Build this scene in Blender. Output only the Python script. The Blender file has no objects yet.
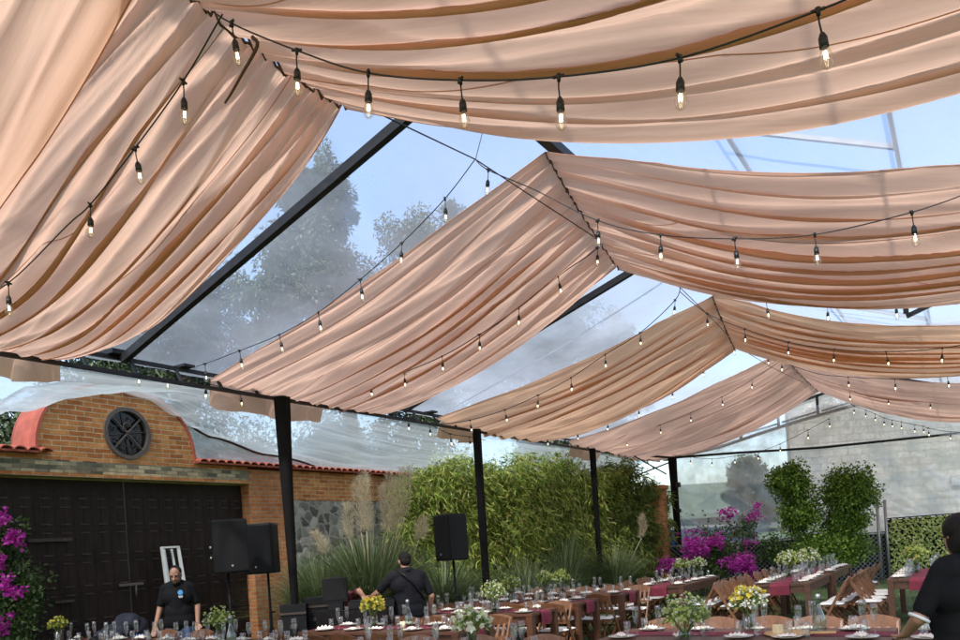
import bpy, math, random
from mathutils import Vector, Matrix, noise as mnoise

# ------------------------------------------------------------------ camera, light, exposure
SC = bpy.context.scene
COL = SC.collection
HC = 1.7                                   # eye height
TH = math.radians(31.4)                    # the tent's long axis is turned this far to the right of the view
cam_d = bpy.data.cameras.new('camera'); cam = bpy.data.objects.new('camera', cam_d); COL.objects.link(cam)
cam.location = (0, 0, HC)
cam.matrix_world = Matrix.Translation((0, 0, HC)) @ Matrix.Rotation(math.radians(90), 4, 'X') @ Matrix.Rotation(math.radians(-3.9), 4, 'Z')
cam_d.sensor_width = 36; cam_d.lens = 30.0
cam_d.shift_y = 225 / 960
cam_d.clip_start = 0.05; cam_d.clip_end = 3000
SC.camera = cam

SUN_DIR = Vector((-0.24, -0.60, 0.80)).normalized()
W = bpy.data.worlds.new('World'); SC.world = W; W.use_nodes = True
wn = W.node_tree.nodes; wl = W.node_tree.links; wn.clear()
sky = wn.new('ShaderNodeTexSky'); sky.sky_type = 'NISHITA'; sky.sun_disc = False
sky.sun_elevation = math.asin(SUN_DIR.z); sky.sun_rotation = math.atan2(SUN_DIR.x, SUN_DIR.y)
sky.air_density = 1.0; sky.dust_density = 2.5; sky.ozone_density = 1.0
bg = wn.new('ShaderNodeBackground'); bg.inputs[1].default_value = 0.15
wo = wn.new('ShaderNodeOutputWorld')
wl.new(sky.outputs[0], bg.inputs[0]); wl.new(bg.outputs[0], wo.inputs[0])
sun_d = bpy.data.lights.new('sun', 'SUN'); sun_d.energy = 3.0; sun_d.angle = math.radians(2.5); sun_d.color = (1, 0.955, 0.89)
sun = bpy.data.objects.new('sun', sun_d); COL.objects.link(sun)
sun.rotation_euler = SUN_DIR.to_track_quat('Z', 'Y').to_euler()
SC.view_settings.view_transform = 'Standard'; SC.view_settings.look = 'None'
SC.view_settings.exposure = 1.38; SC.view_settings.gamma = 1.0; SC.view_settings.use_curve_mapping = False
SC.render.engine = 'CYCLES'
cy = SC.cycles
cy.use_denoising = True
try: cy.denoiser = 'OPENIMAGEDENOISE'
except Exception: pass
cy.max_bounces = 10; cy.diffuse_bounces = 4; cy.transparent_max_bounces = 24; cy.transmission_bounces = 6; cy.glossy_bounces = 3
cy.caustics_reflective = False; cy.caustics_refractive = False
cy.sample_clamp_indirect = 6

rnd = random.Random(11)
ct, st = math.cos(TH), math.sin(TH)
def T(a, b, z=0.0):                        # tent coordinates (across, along, up) -> world
    return Vector((a * ct + b * st, -a * st + b * ct, z))

# ------------------------------------------------------------------ materials
def nodes(name):
    m = bpy.data.materials.new(name); m.use_nodes = True
    n = m.node_tree.nodes; l = m.node_tree.links; n.clear()
    out = n.new('ShaderNodeOutputMaterial')
    return m, n, l, out
def ramp(n, stops, interp='LINEAR'):
    r = n.new('ShaderNodeValToRGB'); cr = r.color_ramp; cr.interpolation = interp
    while len(cr.elements) < len(stops): cr.elements.new(0.5)
    for e, (p, c) in zip(cr.elements, stops):
        e.position = p; e.color = (c[0], c[1], c[2], 1) if len(c) == 3 else c
    return r
def tex_noise(n, l, scale, detail=4, vec=None, rough=0.55):
    t = n.new('ShaderNodeTexNoise'); t.inputs['Scale'].default_value = scale; t.inputs['Detail'].default_value = detail
    t.inputs['Roughness'].default_value = rough
    if vec is not None: l.new(vec, t.inputs['Vector'])
    return t
def mul(c, k): return (c[0] * k, c[1] * k, c[2] * k)
def plain(name, col, rough=0.6, var=0.25, scale=6, bump=0.15, metal=0.0, stretch=(1, 1, 1), spec=0.5, bscale=None):
    m, n, l, out = nodes(name)
    p = n.new('ShaderNodeBsdfPrincipled'); p.inputs['Roughness'].default_value = rough; p.inputs['Metallic'].default_value = metal
    p.inputs['Specular IOR Level'].default_value = spec
    tc = n.new('ShaderNodeTexCoord'); mp = n.new('ShaderNodeMapping'); mp.inputs['Scale'].default_value = stretch
    l.new(tc.outputs['Object'], mp.inputs[0])
    t = tex_noise(n, l, scale, 5, mp.outputs[0])
    r = ramp(n, [(0.25, mul(col, 1 - var)), (0.75, mul(col, 1 + var))])
    l.new(t.outputs['Fac'], r.inputs[0]); l.new(r.outputs[0], p.inputs['Base Color'])
    if bump:
        t2 = tex_noise(n, l, bscale or scale * 4, 4, mp.outputs[0])
        b = n.new('ShaderNodeBump'); b.inputs['Strength'].default_value = bump; b.inputs['Distance'].default_value = 0.02
        l.new(t2.outputs['Fac'], b.inputs['Height']); l.new(b.outputs[0], p.inputs['Normal'])
    l.new(p.outputs[0], out.inputs[0])
    return m
def fabric(name, col, trans=0.5):
    m, n, l, out = nodes(name)
    tc = n.new('ShaderNodeTexCoord')
    mp = n.new('ShaderNodeMapping'); mp.inputs['Scale'].default_value = (1.2, 26, 1); l.new(tc.outputs['UV'], mp.inputs[0])
    t = tex_noise(n, l, 1.6, 5, mp.outputs[0])
    mp2 = n.new('ShaderNodeMapping'); mp2.inputs['Scale'].default_value = (14, 70, 1); l.new(tc.outputs['UV'], mp2.inputs[0])
    t2 = tex_noise(n, l, 1.5, 4, mp2.outputs[0])
    t3 = tex_noise(n, l, 0.7, 3, tc.outputs['Object'])
    r = ramp(n, [(0.3, mul(col, 0.94)), (0.7, mul(col, 1.05))]); l.new(t3.outputs['Fac'], r.inputs[0])
    mp4 = n.new('ShaderNodeMapping'); mp4.inputs['Scale'].default_value = (2.0, 60, 1); l.new(tc.outputs['UV'], mp4.inputs[0])
    t4 = tex_noise(n, l, 1.3, 5, mp4.outputs[0], 0.7); r4 = ramp(n, [(0.3, (0.90, 0.88, 0.86)), (0.7, (1.05, 1.05, 1.05))]); l.new(t4.outputs['Fac'], r4.inputs[0])  # streaks in the cloth colour imitate uneven light coming through
    mw = n.new('ShaderNodeMix'); mw.data_type = 'RGBA'; mw.blend_type = 'MULTIPLY'; mw.inputs[0].default_value = 1.0
    l.new(r.outputs[0], mw.inputs[6]); l.new(r4.outputs[0], mw.inputs[7])
    add = n.new('ShaderNodeMath'); add.operation = 'MULTIPLY_ADD'; add.inputs[1].default_value = 0.35
    l.new(t2.outputs['Fac'], add.inputs[0]); l.new(t.outputs['Fac'], add.inputs[2])
    b = n.new('ShaderNodeBump'); b.inputs['Strength'].default_value = 0.16; b.inputs['Distance'].default_value = 0.03
    l.new(add.outputs[0], b.inputs['Height'])
    d = n.new('ShaderNodeBsdfDiffuse'); tr = n.new('ShaderNodeBsdfTranslucent'); mx = n.new('ShaderNodeMixShader')
    mx.inputs[0].default_value = trans
    for s in (d, tr):
        l.new(mw.outputs[2], s.inputs[0]); l.new(b.outputs[0], s.inputs['Normal'])
    l.new(d.outputs[0], mx.inputs[1]); l.new(tr.outputs[0], mx.inputs[2])
    l.new(mx.outputs[0], out.inputs[0])
    return m
def film(name, lo, hi, tint=(0.93, 0.96, 1.0), white=(0.8, 0.84, 0.88), stretch=(1, 1, 1), scale=3, gloss=0.06, refr=0.0, dirty=None):
    """clear plastic sheet: mostly see-through, with milky scuffs and creases and a weak sheen"""
    m, n, l, out = nodes(name)
    tc = n.new('ShaderNodeTexCoord'); mp = n.new('ShaderNodeMapping'); mp.inputs['Scale'].default_value = stretch
    l.new(tc.outputs['UV'], mp.inputs[0])
    t = tex_noise(n, l, scale, 7, mp.outputs[0], 0.65)
    mr = n.new('ShaderNodeMapRange'); mr.inputs[1].default_value = 0.3; mr.inputs[2].default_value = 0.75
    mr.inputs[3].default_value = lo; mr.inputs[4].default_value = hi
    l.new(t.outputs['Fac'], mr.inputs[0])
    tp = n.new('ShaderNodeBsdfTransparent'); tp.inputs[0].default_value = (*tint, 1)
    clear = tp
    if refr:
        rf = n.new('ShaderNodeBsdfRefraction'); rf.inputs['IOR'].default_value = 1.03; rf.inputs['Roughness'].default_value = 0.5
        rf.inputs[0].default_value = (*tint, 1)
        mc = n.new('ShaderNodeMixShader'); mc.inputs[0].default_value = refr
        l.new(tp.outputs[0], mc.inputs[1]); l.new(rf.outputs[0], mc.inputs[2]); clear = mc
    d = n.new('ShaderNodeBsdfDiffuse'); d.inputs[0].default_value = (*white, 1)
    tr = n.new('ShaderNodeBsdfTranslucent'); tr.inputs[0].default_value = (*white, 1)
    m1 = n.new('ShaderNodeMixShader'); m1.inputs[0].default_value = 0.6
    l.new(d.outputs[0], m1.inputs[1]); l.new(tr.outputs[0], m1.inputs[2])
    m2 = n.new('ShaderNodeMixShader')
    fac = mr.outputs[0]
    if dirty:                               # older, dustier sheets towards the far bays
        su = n.new('ShaderNodeSeparateXYZ'); l.new(tc.outputs['UV'], su.inputs[0])
        dr = ramp(n, [(dirty[0], (1, 1, 1)), (dirty[1], (dirty[2],) * 3)]); l.new(su.outputs[0], dr.inputs[0])
        mm = n.new('ShaderNodeMath'); mm.operation = 'MULTIPLY'; mm.use_clamp = True; l.new(fac, mm.inputs[0]); l.new(dr.outputs[0], mm.inputs[1]); fac = mm.outputs[0]
    l.new(fac, m2.inputs[0])
    l.new(clear.outputs[0], m2.inputs[1]); l.new(m1.outputs[0], m2.inputs[2])
    g = n.new('ShaderNodeBsdfGlossy'); g.inputs['Roughness'].default_value = 0.18
    m3 = n.new('ShaderNodeMixShader'); m3.inputs[0].default_value = gloss
    t2 = tex_noise(n, l, scale * 2.5, 5, mp.outputs[0])
    b = n.new('ShaderNodeBump'); b.inputs['Strength'].default_value = 0.5; b.inputs['Distance'].default_value = 0.05
    l.new(t2.outputs['Fac'], b.inputs['Height']); l.new(b.outputs[0], g.inputs['Normal']); l.new(b.outputs[0], d.inputs['Normal']); l.new(b.outputs[0], tr.inputs['Normal'])
    l.new(m2.outputs[0], m3.inputs[1]); l.new(g.outputs[0], m3.inputs[2])
    l.new(m3.outputs[0], out.inputs[0])
    return m
def thin_glass(name, tint=(0.94, 0.96, 0.95), edge=0.55):
    m, n, l, out = nodes(name)
    tp = n.new('ShaderNodeBsdfTransparent'); tp.inputs[0].default_value = (*tint, 1)
    g = n.new('ShaderNodeBsdfGlossy'); g.inputs['Roughness'].default_value = 0.06
    lw = n.new('ShaderNodeLayerWeight'); lw.inputs[0].default_value = 0.35
    mr = n.new('ShaderNodeMapRange'); mr.inputs[3].default_value = 0.045; mr.inputs[4].default_value = edge
    l.new(lw.outputs['Facing'], mr.inputs[0])
    mx = n.new('ShaderNodeMixShader'); l.new(mr.outputs[0], mx.inputs[0])
    l.new(tp.outputs[0], mx.inputs[1]); l.new(g.outputs[0], mx.inputs[2]); l.new(mx.outputs[0], out.inputs[0])
    return m
def leafy(name, cols, trans=0.35, rough=0.5):
    m, n, l, out = nodes(name)
    gi = n.new('ShaderNodeNewGeometry')
    k = len(cols)
    r = ramp(n, [(i / max(1, k - 1), c) for i, c in enumerate(cols)])
    l.new(gi.outputs['Random Per Island'], r.inputs[0])
    p = n.new('ShaderNodeBsdfPrincipled'); p.inputs['Roughness'].default_value = rough; p.inputs['Specular IOR Level'].default_value = 0.35
    tr = n.new('ShaderNodeBsdfTranslucent'); mx = n.new('ShaderNodeMixShader'); mx.inputs[0].default_value = trans
    l.new(r.outputs[0], p.inputs['Base Color']); l.new(r.outputs[0], tr.inputs[0])
    l.new(p.outputs[0], mx.inputs[1]); l.new(tr.outputs[0], mx.inputs[2]); l.new(mx.outputs[0], out.inputs[0])
    return m
def brickmat(name, c1, c2, mortar, bw, rh, axes='YZ', msize=0.012, bias=0.0, offs=0.5, bump=0.6):
    m, n, l, out = nodes(name)
    tc = n.new('ShaderNodeTexCoord'); sp = n.new('ShaderNodeSeparateXYZ'); cb = n.new('ShaderNodeCombineXYZ')
    l.new(tc.outputs['Object'], sp.inputs[0])
    if axes == 'YZ':
        ad = n.new('ShaderNodeMath'); ad.operation = 'ADD'; l.new(sp.outputs[0], ad.inputs[0]); l.new(sp.outputs[1], ad.inputs[1])
        l.new(ad.outputs[0], cb.inputs[0])
    else: l.new(sp.outputs[0], cb.inputs[0])
    l.new(sp.outputs[2], cb.inputs[1])
    # slightly wavy courses
    wn_ = tex_noise(n, l, 2.2, 3, cb.outputs[0]); sc_ = n.new('ShaderNodeVectorMath'); sc_.operation = 'SCALE'; sc_.inputs['Scale'].default_value = 0.035
    sb_ = n.new('ShaderNodeVectorMath'); sb_.operation = 'SUBTRACT'; sb_.inputs[1].default_value = (0.5, 0.5, 0.5)
    l.new(wn_.outputs['Color'], sb_.inputs[0]); l.new(sb_.outputs[0], sc_.inputs[0])
    av = n.new('ShaderNodeVectorMath'); av.operation = 'ADD'; l.new(cb.outputs[0], av.inputs[0]); l.new(sc_.outputs[0], av.inputs[1])
    bt = n.new('ShaderNodeTexBrick'); bt.inputs['Scale'].default_value = 1; bt.inputs['Brick Width'].default_value = bw; bt.inputs['Row Height'].default_value = rh
    bt.inputs['Mortar Size'].default_value = msize; bt.inputs['Mortar Smooth'].default_value = 0.4; bt.inputs['Bias'].default_value = bias
    bt.offset = offs
    bt.inputs['Color1'].default_value = (*c1, 1); bt.inputs['Color2'].default_value = (*c2, 1); bt.inputs['Mortar'].default_value = (*mortar, 1)
    l.new(av.outputs[0], bt.inputs['Vector'])
    t = tex_noise(n, l, 9, 6, cb.outputs[0]); r = ramp(n, [(0.2, (0.6, 0.6, 0.6)), (0.8, (1.35, 1.35, 1.35))]); l.new(t.outputs['Fac'], r.inputs[0])
    mm = n.new('ShaderNodeMix'); mm.data_type = 'RGBA'; mm.blend_type = 'MULTIPLY'; mm.inputs[0].default_value = 0.8
    l.new(bt.outputs['Color'], mm.inputs[6]); l.new(r.outputs[0], mm.inputs[7])
    ts = tex_noise(n, l, 0.9, 6, tc.outputs['Object'], 0.7); rs = ramp(n, [(0.3, (0.58, 0.56, 0.55)), (0.62, (1.1, 1.1, 1.1))]); l.new(ts.outputs['Fac'], rs.inputs[0])
    m5 = n.new('ShaderNodeMix'); m5.data_type = 'RGBA'; m5.blend_type = 'MULTIPLY'; m5.inputs[0].default_value = 0.75
    l.new(mm.outputs[2], m5.inputs[6]); l.new(rs.outputs[0], m5.inputs[7])
    p = n.new('ShaderNodeBsdfPrincipled'); p.inputs['Roughness'].default_value = 0.9; p.inputs['Specular IOR Level'].default_value = 0.2
    l.new(m5.outputs[2], p.inputs['Base Color'])
    iv = n.new('ShaderNodeMath'); iv.operation = 'SUBTRACT'; iv.inputs[0].default_value = 1.0; l.new(bt.outputs['Fac'], iv.inputs[1])
    a2 = n.new('ShaderNodeMath'); a2.operation = 'MULTIPLY_ADD'; a2.inputs[1].default_value = 0.4; l.new(t.outputs['Fac'], a2.inputs[0]); l.new(iv.outputs[0], a2.inputs[2])
    b = n.new('ShaderNodeBump'); b.inputs['Strength'].default_value = bump; b.inputs['Distance'].default_value = 0.02
    l.new(a2.outputs[0], b.inputs['Height']); l.new(b.outputs[0], p.inputs['Normal'])
    l.new(p.outputs[0], out.inputs[0])
    return m
def stonemat(name, scale=3.2):
    m, n, l, out = nodes(name)
    tc = n.new('ShaderNodeTexCoord')
    dn = tex_noise(n, l, 5, 5, tc.outputs['Object']); ds = n.new('ShaderNodeVectorMath'); ds.operation = 'MULTIPLY_ADD'; ds.inputs[1].default_value = (0.22, 0.22, 0.22)
    l.new(dn.outputs['Color'], ds.inputs[0]); l.new(tc.outputs['Object'], ds.inputs[2])
    v = n.new('ShaderNodeTexVoronoi'); v.inputs['Scale'].default_value = scale; l.new(ds.outputs[0], v.inputs['Vector'])
    ve = n.new('ShaderNodeTexVoronoi'); ve.feature = 'DISTANCE_TO_EDGE'; ve.inputs['Scale'].default_value = scale; l.new(ds.outputs[0], ve.inputs['Vector'])
    hs = n.new('ShaderNodeSeparateXYZ'); l.new(v.outputs['Color'], hs.inputs[0])
    r = ramp(n, [(0.0, (0.05, 0.05, 0.048)), (0.5, (0.17, 0.16, 0.14)), (1.0, (0.42, 0.40, 0.36))]); l.new(hs.outputs[0], r.inputs[0])
    e = ramp(n, [(0.0, (1, 1, 1)), (0.13, (0, 0, 0))]); l.new(ve.outputs['Distance'], e.inputs[0])
    mx = n.new('ShaderNodeMix'); mx.data_type = 'RGBA'; l.new(e.outputs[0], mx.inputs[0]); l.new(r.outputs[0], mx.inputs[6]); mx.inputs[7].default_value = (0.34, 0.31, 0.26, 1)
    p = n.new('ShaderNodeBsdfPrincipled'); p.inputs['Roughness'].default_value = 0.9; l.new(mx.outputs[2], p.inputs['Base Color'])
    b = n.new('ShaderNodeBump'); b.inputs['Strength'].default_value = 0.8; b.inputs['Distance'].default_value = 0.04
    l.new(ve.outputs['Distance'], b.inputs['Height']); l.new(b.outputs[0], p.inputs['Normal'])
    l.new(p.outputs[0], out.inputs[0])
    return m
def emis(name, col, strength):
    m, n, l, out = nodes(name)
    e = n.new('ShaderNodeEmission'); e.inputs[0].default_value = (*col, 1); e.inputs[1].default_value = strength
    l.new(e.outputs[0], out.inputs[0]); return m

M = {}
M['peach'] = fabric('peach voile', (0.775, 0.508, 0.372), 0.6)
M['peach2'] = fabric('rose voile', (0.775, 0.503, 0.372), 0.6)
M['gold'] = fabric('apricot voile', (0.815, 0.505, 0.32), 0.62)
M['pink'] = fabric('pink voile', (0.78, 0.495, 0.365), 0.6)
M['cord'] = plain('dark cord', (0.10, 0.05, 0.03), 0.8)
M['roof_film'] = film('roof film', 0.2, 0.56, (0.92, 0.95, 0.985), (0.36, 0.41, 0.48), (9, 5, 1), 1.3, 0.05, refr=0.14, dirty=(0.44, 0.52, 1.9))
M['side_film'] = film('side film', 0.25, 0.75, (0.84, 0.90, 0.91), (0.40, 0.45, 0.46), (3.5, 26, 1), 1.5, 0.07, refr=0.3)
M['back_film'] = film('back film', 0.3, 0.85, (0.93, 0.96, 0.98), (0.74, 0.78, 0.80), (16, 2.2, 1), 1.5, 0.06, refr=0.2)
M['seam_film'] = film('seam film', 0.5, 0.8, (0.88, 0.92, 0.97), (0.55, 0.6, 0.66), (3, 9, 1), 1.5, 0.05)
M['steel'] = plain('dark painted steel', (0.022, 0.022, 0.025), 0.42, 0.35, 8, 0.06, spec=0.18)
M['wrap'] = plain('black cloth wrap', (0.006, 0.005, 0.005), 0.9, 0.3, 5, 0.6, stretch=(3, 3, 0.4), spec=0.18)
M['cable'] = plain('black cable', (0.008, 0.008, 0.008), 0.5, 0.1, 5, 0)
M['bulb'] = thin_glass('bulb glass', (0.97, 0.95, 0.88), 0.5)
M['glow'] = emis('filament', (1.0, 0.86, 0.6), 3.5)
M['brick'] = brickmat('gate brick', (0.42, 0.135, 0.045), (0.66, 0.285, 0.10), (0.56, 0.41, 0.24), 0.27, 0.078, msize=0.010)
M['brick2'] = brickmat('pillar brick', (0.5, 0.16, 0.06), (0.6, 0.25, 0.09), (0.42, 0.3, 0.2), 0.25, 0.075)
M['mosaic'] = brickmat('slate mosaic', (0.085, 0.09, 0.07), (0.56, 0.47, 0.30), (0.2, 0.18, 0.13), 0.21, 0.062, msize=0.004)
M['redpaint'] = plain('red painted render', (0.46, 0.11, 0.075), 0.8, 0.25, 5, 0.3)
M['rtile'] = plain('red clay tile', (0.40, 0.10, 0.06), 0.75, 0.4, 9, 0.3)
M['stone'] = stonemat('rubble stone', 5.0)
M['gate'] = plain('dark brown gate paint', (0.021, 0.0135, 0.011), 0.5, 0.35, 7, 0.1, stretch=(1, 1, 0.3), spec=0.18)
M['gate_trim'] = plain('gate trim with painted gleam', (0.055, 0.042, 0.035), 0.38, 0.3, 8, 0.1, spec=0.18)  # lighter tone paints the small highlights onto the gate studs
M['iron'] = plain('grey brown iron', (0.11, 0.085, 0.075), 0.6, 0.3, 20, 0.2)
M['dark_pane'] = plain('dark window pane', (0.008, 0.008, 0.01), 0.08, 0.2, 4, 0.02)
M['wood'] = plain('brown table wood', (0.088, 0.034, 0.017), 0.42, 0.45, 5, 0.1, stretch=(1.5, 14, 14))
M['chairwood'] = plain('chair wood', (0.165, 0.07, 0.031), 0.42, 0.45, 9, 0.12, stretch=(4, 4, 1.2))
M['cushion'] = plain('white cushion', (0.78, 0.77, 0.74), 0.8, 0.06, 6, 0.2)
M['runner'] = plain('burgundy runner', (0.15, 0.010, 0.028), 0.75, 0.25, 5, 0.4)
M['linen'] = plain('white linen', (0.78, 0.72, 0.63), 0.85, 0.1, 9, 0.4)
M['china'] = plain('white china', (0.75, 0.72, 0.66), 0.25, 0.05, 4, 0)
M['glass'] = thin_glass('table glass', (0.95, 0.96, 0.95), 0.42)
M['vase_glass'] = thin_glass('vase glass', (0.82, 0.88, 0.84), 0.5)
M['water'] = thin_glass('water', (0.78, 0.84, 0.8), 0.3)
M['board'] = plain('pale wood board', (0.55, 0.33, 0.14), 0.5, 0.3, 5, 0.1, stretch=(1, 8, 1))
M['wax'] = plain('cream wax', (0.8, 0.68, 0.42), 0.5, 0.08, 5, 0)
M['grass'] = leafy('lawn blades', [(0.035, 0.07, 0.012), (0.07, 0.12, 0.025), (0.12, 0.15, 0.05)], 0.3, 0.7)
M['speaker'] = plain('black speaker shell', (0.007, 0.007, 0.008), 0.55, 0.2, 30, 0.15, spec=0.18)
M['grille'] = plain('speaker grille', (0.009, 0.009, 0.010), 0.6, 0.4, 160, 0.5, spec=0.18)
M['alu'] = plain('white aluminium', (0.72, 0.72, 0.70), 0.35, 0.1, 8, 0, metal=0.3)
M['galv'] = plain('galvanised pipe', (0.33, 0.34, 0.35), 0.45, 0.2, 10, 0.05, metal=0.6)
M['skin'] = plain('skin', (0.36, 0.19, 0.125), 0.55, 0.1, 12, 0.05)
M['hair'] = plain('black hair', (0.009, 0.007, 0.006), 0.45, 0.4, 60, 0.6, stretch=(1, 1, 0.2), spec=0.18)
M['black_shirt'] = plain('black polo cotton', (0.006, 0.006, 0.0075), 0.85, 0.25, 9, 0.35, bscale=10, spec=0.18)
M['navy_shirt'] = plain('charcoal shirt cotton', (0.009, 0.009, 0.012), 0.85, 0.25, 9, 0.35, bscale=10, spec=0.18)
M['jeans'] = plain('blue denim', (0.045, 0.08, 0.18), 0.85, 0.35, 14, 0.3)
M['jacket'] = plain('dark grey blue jacket', (0.02, 0.022, 0.032), 0.75, 0.25, 8, 0.4, spec=0.18)
M['bluecloth'] = plain('bright blue cloth', (0.03, 0.13, 0.42), 0.8, 0.2, 8, 0.3)
M['redcloth'] = plain('dark red cloth', (0.07, 0.010, 0.010), 0.85, 0.2, 8, 0.3)
M['trim'] = plain('white knit trim', (0.7, 0.7, 0.7), 0.8, 0.05, 9, 0)
M['shoe'] = plain('dark shoe leather', (0.015, 0.012, 0.01), 0.5, 0.2, 9, 0.1)
M['emblem'] = plain('sky blue print', (0.07, 0.30, 0.62), 0.7, 0.2, 25, 0)
M['eye'] = plain('dark eye', (0.02, 0.012, 0.01), 0.2, 0.1, 5, 0)
M['bark'] = plain('bark', (0.10, 0.075, 0.055), 0.9, 0.35, 8, 0.6)
M['cane'] = plain('bamboo cane', (0.16, 0.17, 0.05), 0.5, 0.3, 8, 0.1)
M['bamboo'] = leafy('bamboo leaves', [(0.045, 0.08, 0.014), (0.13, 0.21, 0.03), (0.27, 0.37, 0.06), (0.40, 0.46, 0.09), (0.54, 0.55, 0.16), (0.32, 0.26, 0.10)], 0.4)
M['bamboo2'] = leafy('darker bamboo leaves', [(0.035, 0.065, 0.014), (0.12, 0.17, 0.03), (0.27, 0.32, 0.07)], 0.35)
M['pampas'] = leafy('pampas blades', [(0.07, 0.12, 0.04), (0.18, 0.24, 0.10), (0.38, 0.41, 0.22)], 0.25)
M['plume'] = leafy('pampas plume', [(0.52, 0.43, 0.29), (0.68, 0.58, 0.41), (0.78, 0.69, 0.52)], 0.45)
M['ficus'] = leafy('ficus leaves', [(0.035, 0.075, 0.012), (0.11, 0.20, 0.025), (0.24, 0.36, 0.06)], 0.3)
M['treeleaf'] = leafy('tree leaves', [(0.035, 0.05, 0.025), (0.06, 0.085, 0.04), (0.09, 0.12, 0.065)], 0.3)
M['boug_leaf'] = leafy('bougainvillea leaves', [(0.02, 0.05, 0.012), (0.05, 0.09, 0.025), (0.10, 0.14, 0.05)], 0.3)
M['boug_flower'] = leafy('bougainvillea bracts', [(0.30, 0.015, 0.22), (0.45, 0.03, 0.36), (0.55, 0.07, 0.45)], 0.45)
M['greens'] = leafy('bouquet greens', [(0.06, 0.12, 0.02), (0.15, 0.24, 0.05), (0.3, 0.38, 0.10)], 0.4)
M['blossom_w'] = leafy('white blossoms', [(0.66, 0.70, 0.50), (0.8, 0.8, 0.72)], 0.4)
M['blossom_y'] = leafy('yellow blossoms', [(0.62, 0.48, 0.05), (0.75, 0.64, 0.12)], 0.4)
M['blossom_l'] = leafy('lime blossoms', [(0.36, 0.44, 0.10), (0.55, 0.60, 0.22)], 0.4)
M['lattice_leaf'] = leafy('screen leaves', [(0.2, 0.3, 0.05), (0.5, 0.58, 0.18), (0.72, 0.74, 0.36)], 0.35)
M['shade'] = plain('black shade cloth', (0.014, 0.016, 0.018), 0.9, 0.3, 6, 0.3, spec=0.18)
M['wire'] = plain('grey wire', (0.22, 0.23, 0.24), 0.5, 0.2, 6, 0, metal=0.4)
M['block'] = brickmat('grey block wall', (0.25, 0.245, 0.22), (0.30, 0.29, 0.265), (0.17, 0.165, 0.15), 0.5, 0.25, 'X', 0.014)
M['blue_wall'] = plain('blue painted panel', (0.03, 0.09, 0.36), 0.6, 0.2, 3, 0.2)
M['soil'] = plain('paving', (0.2, 0.17, 0.14), 0.9, 0.3, 3, 0.4)

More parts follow.
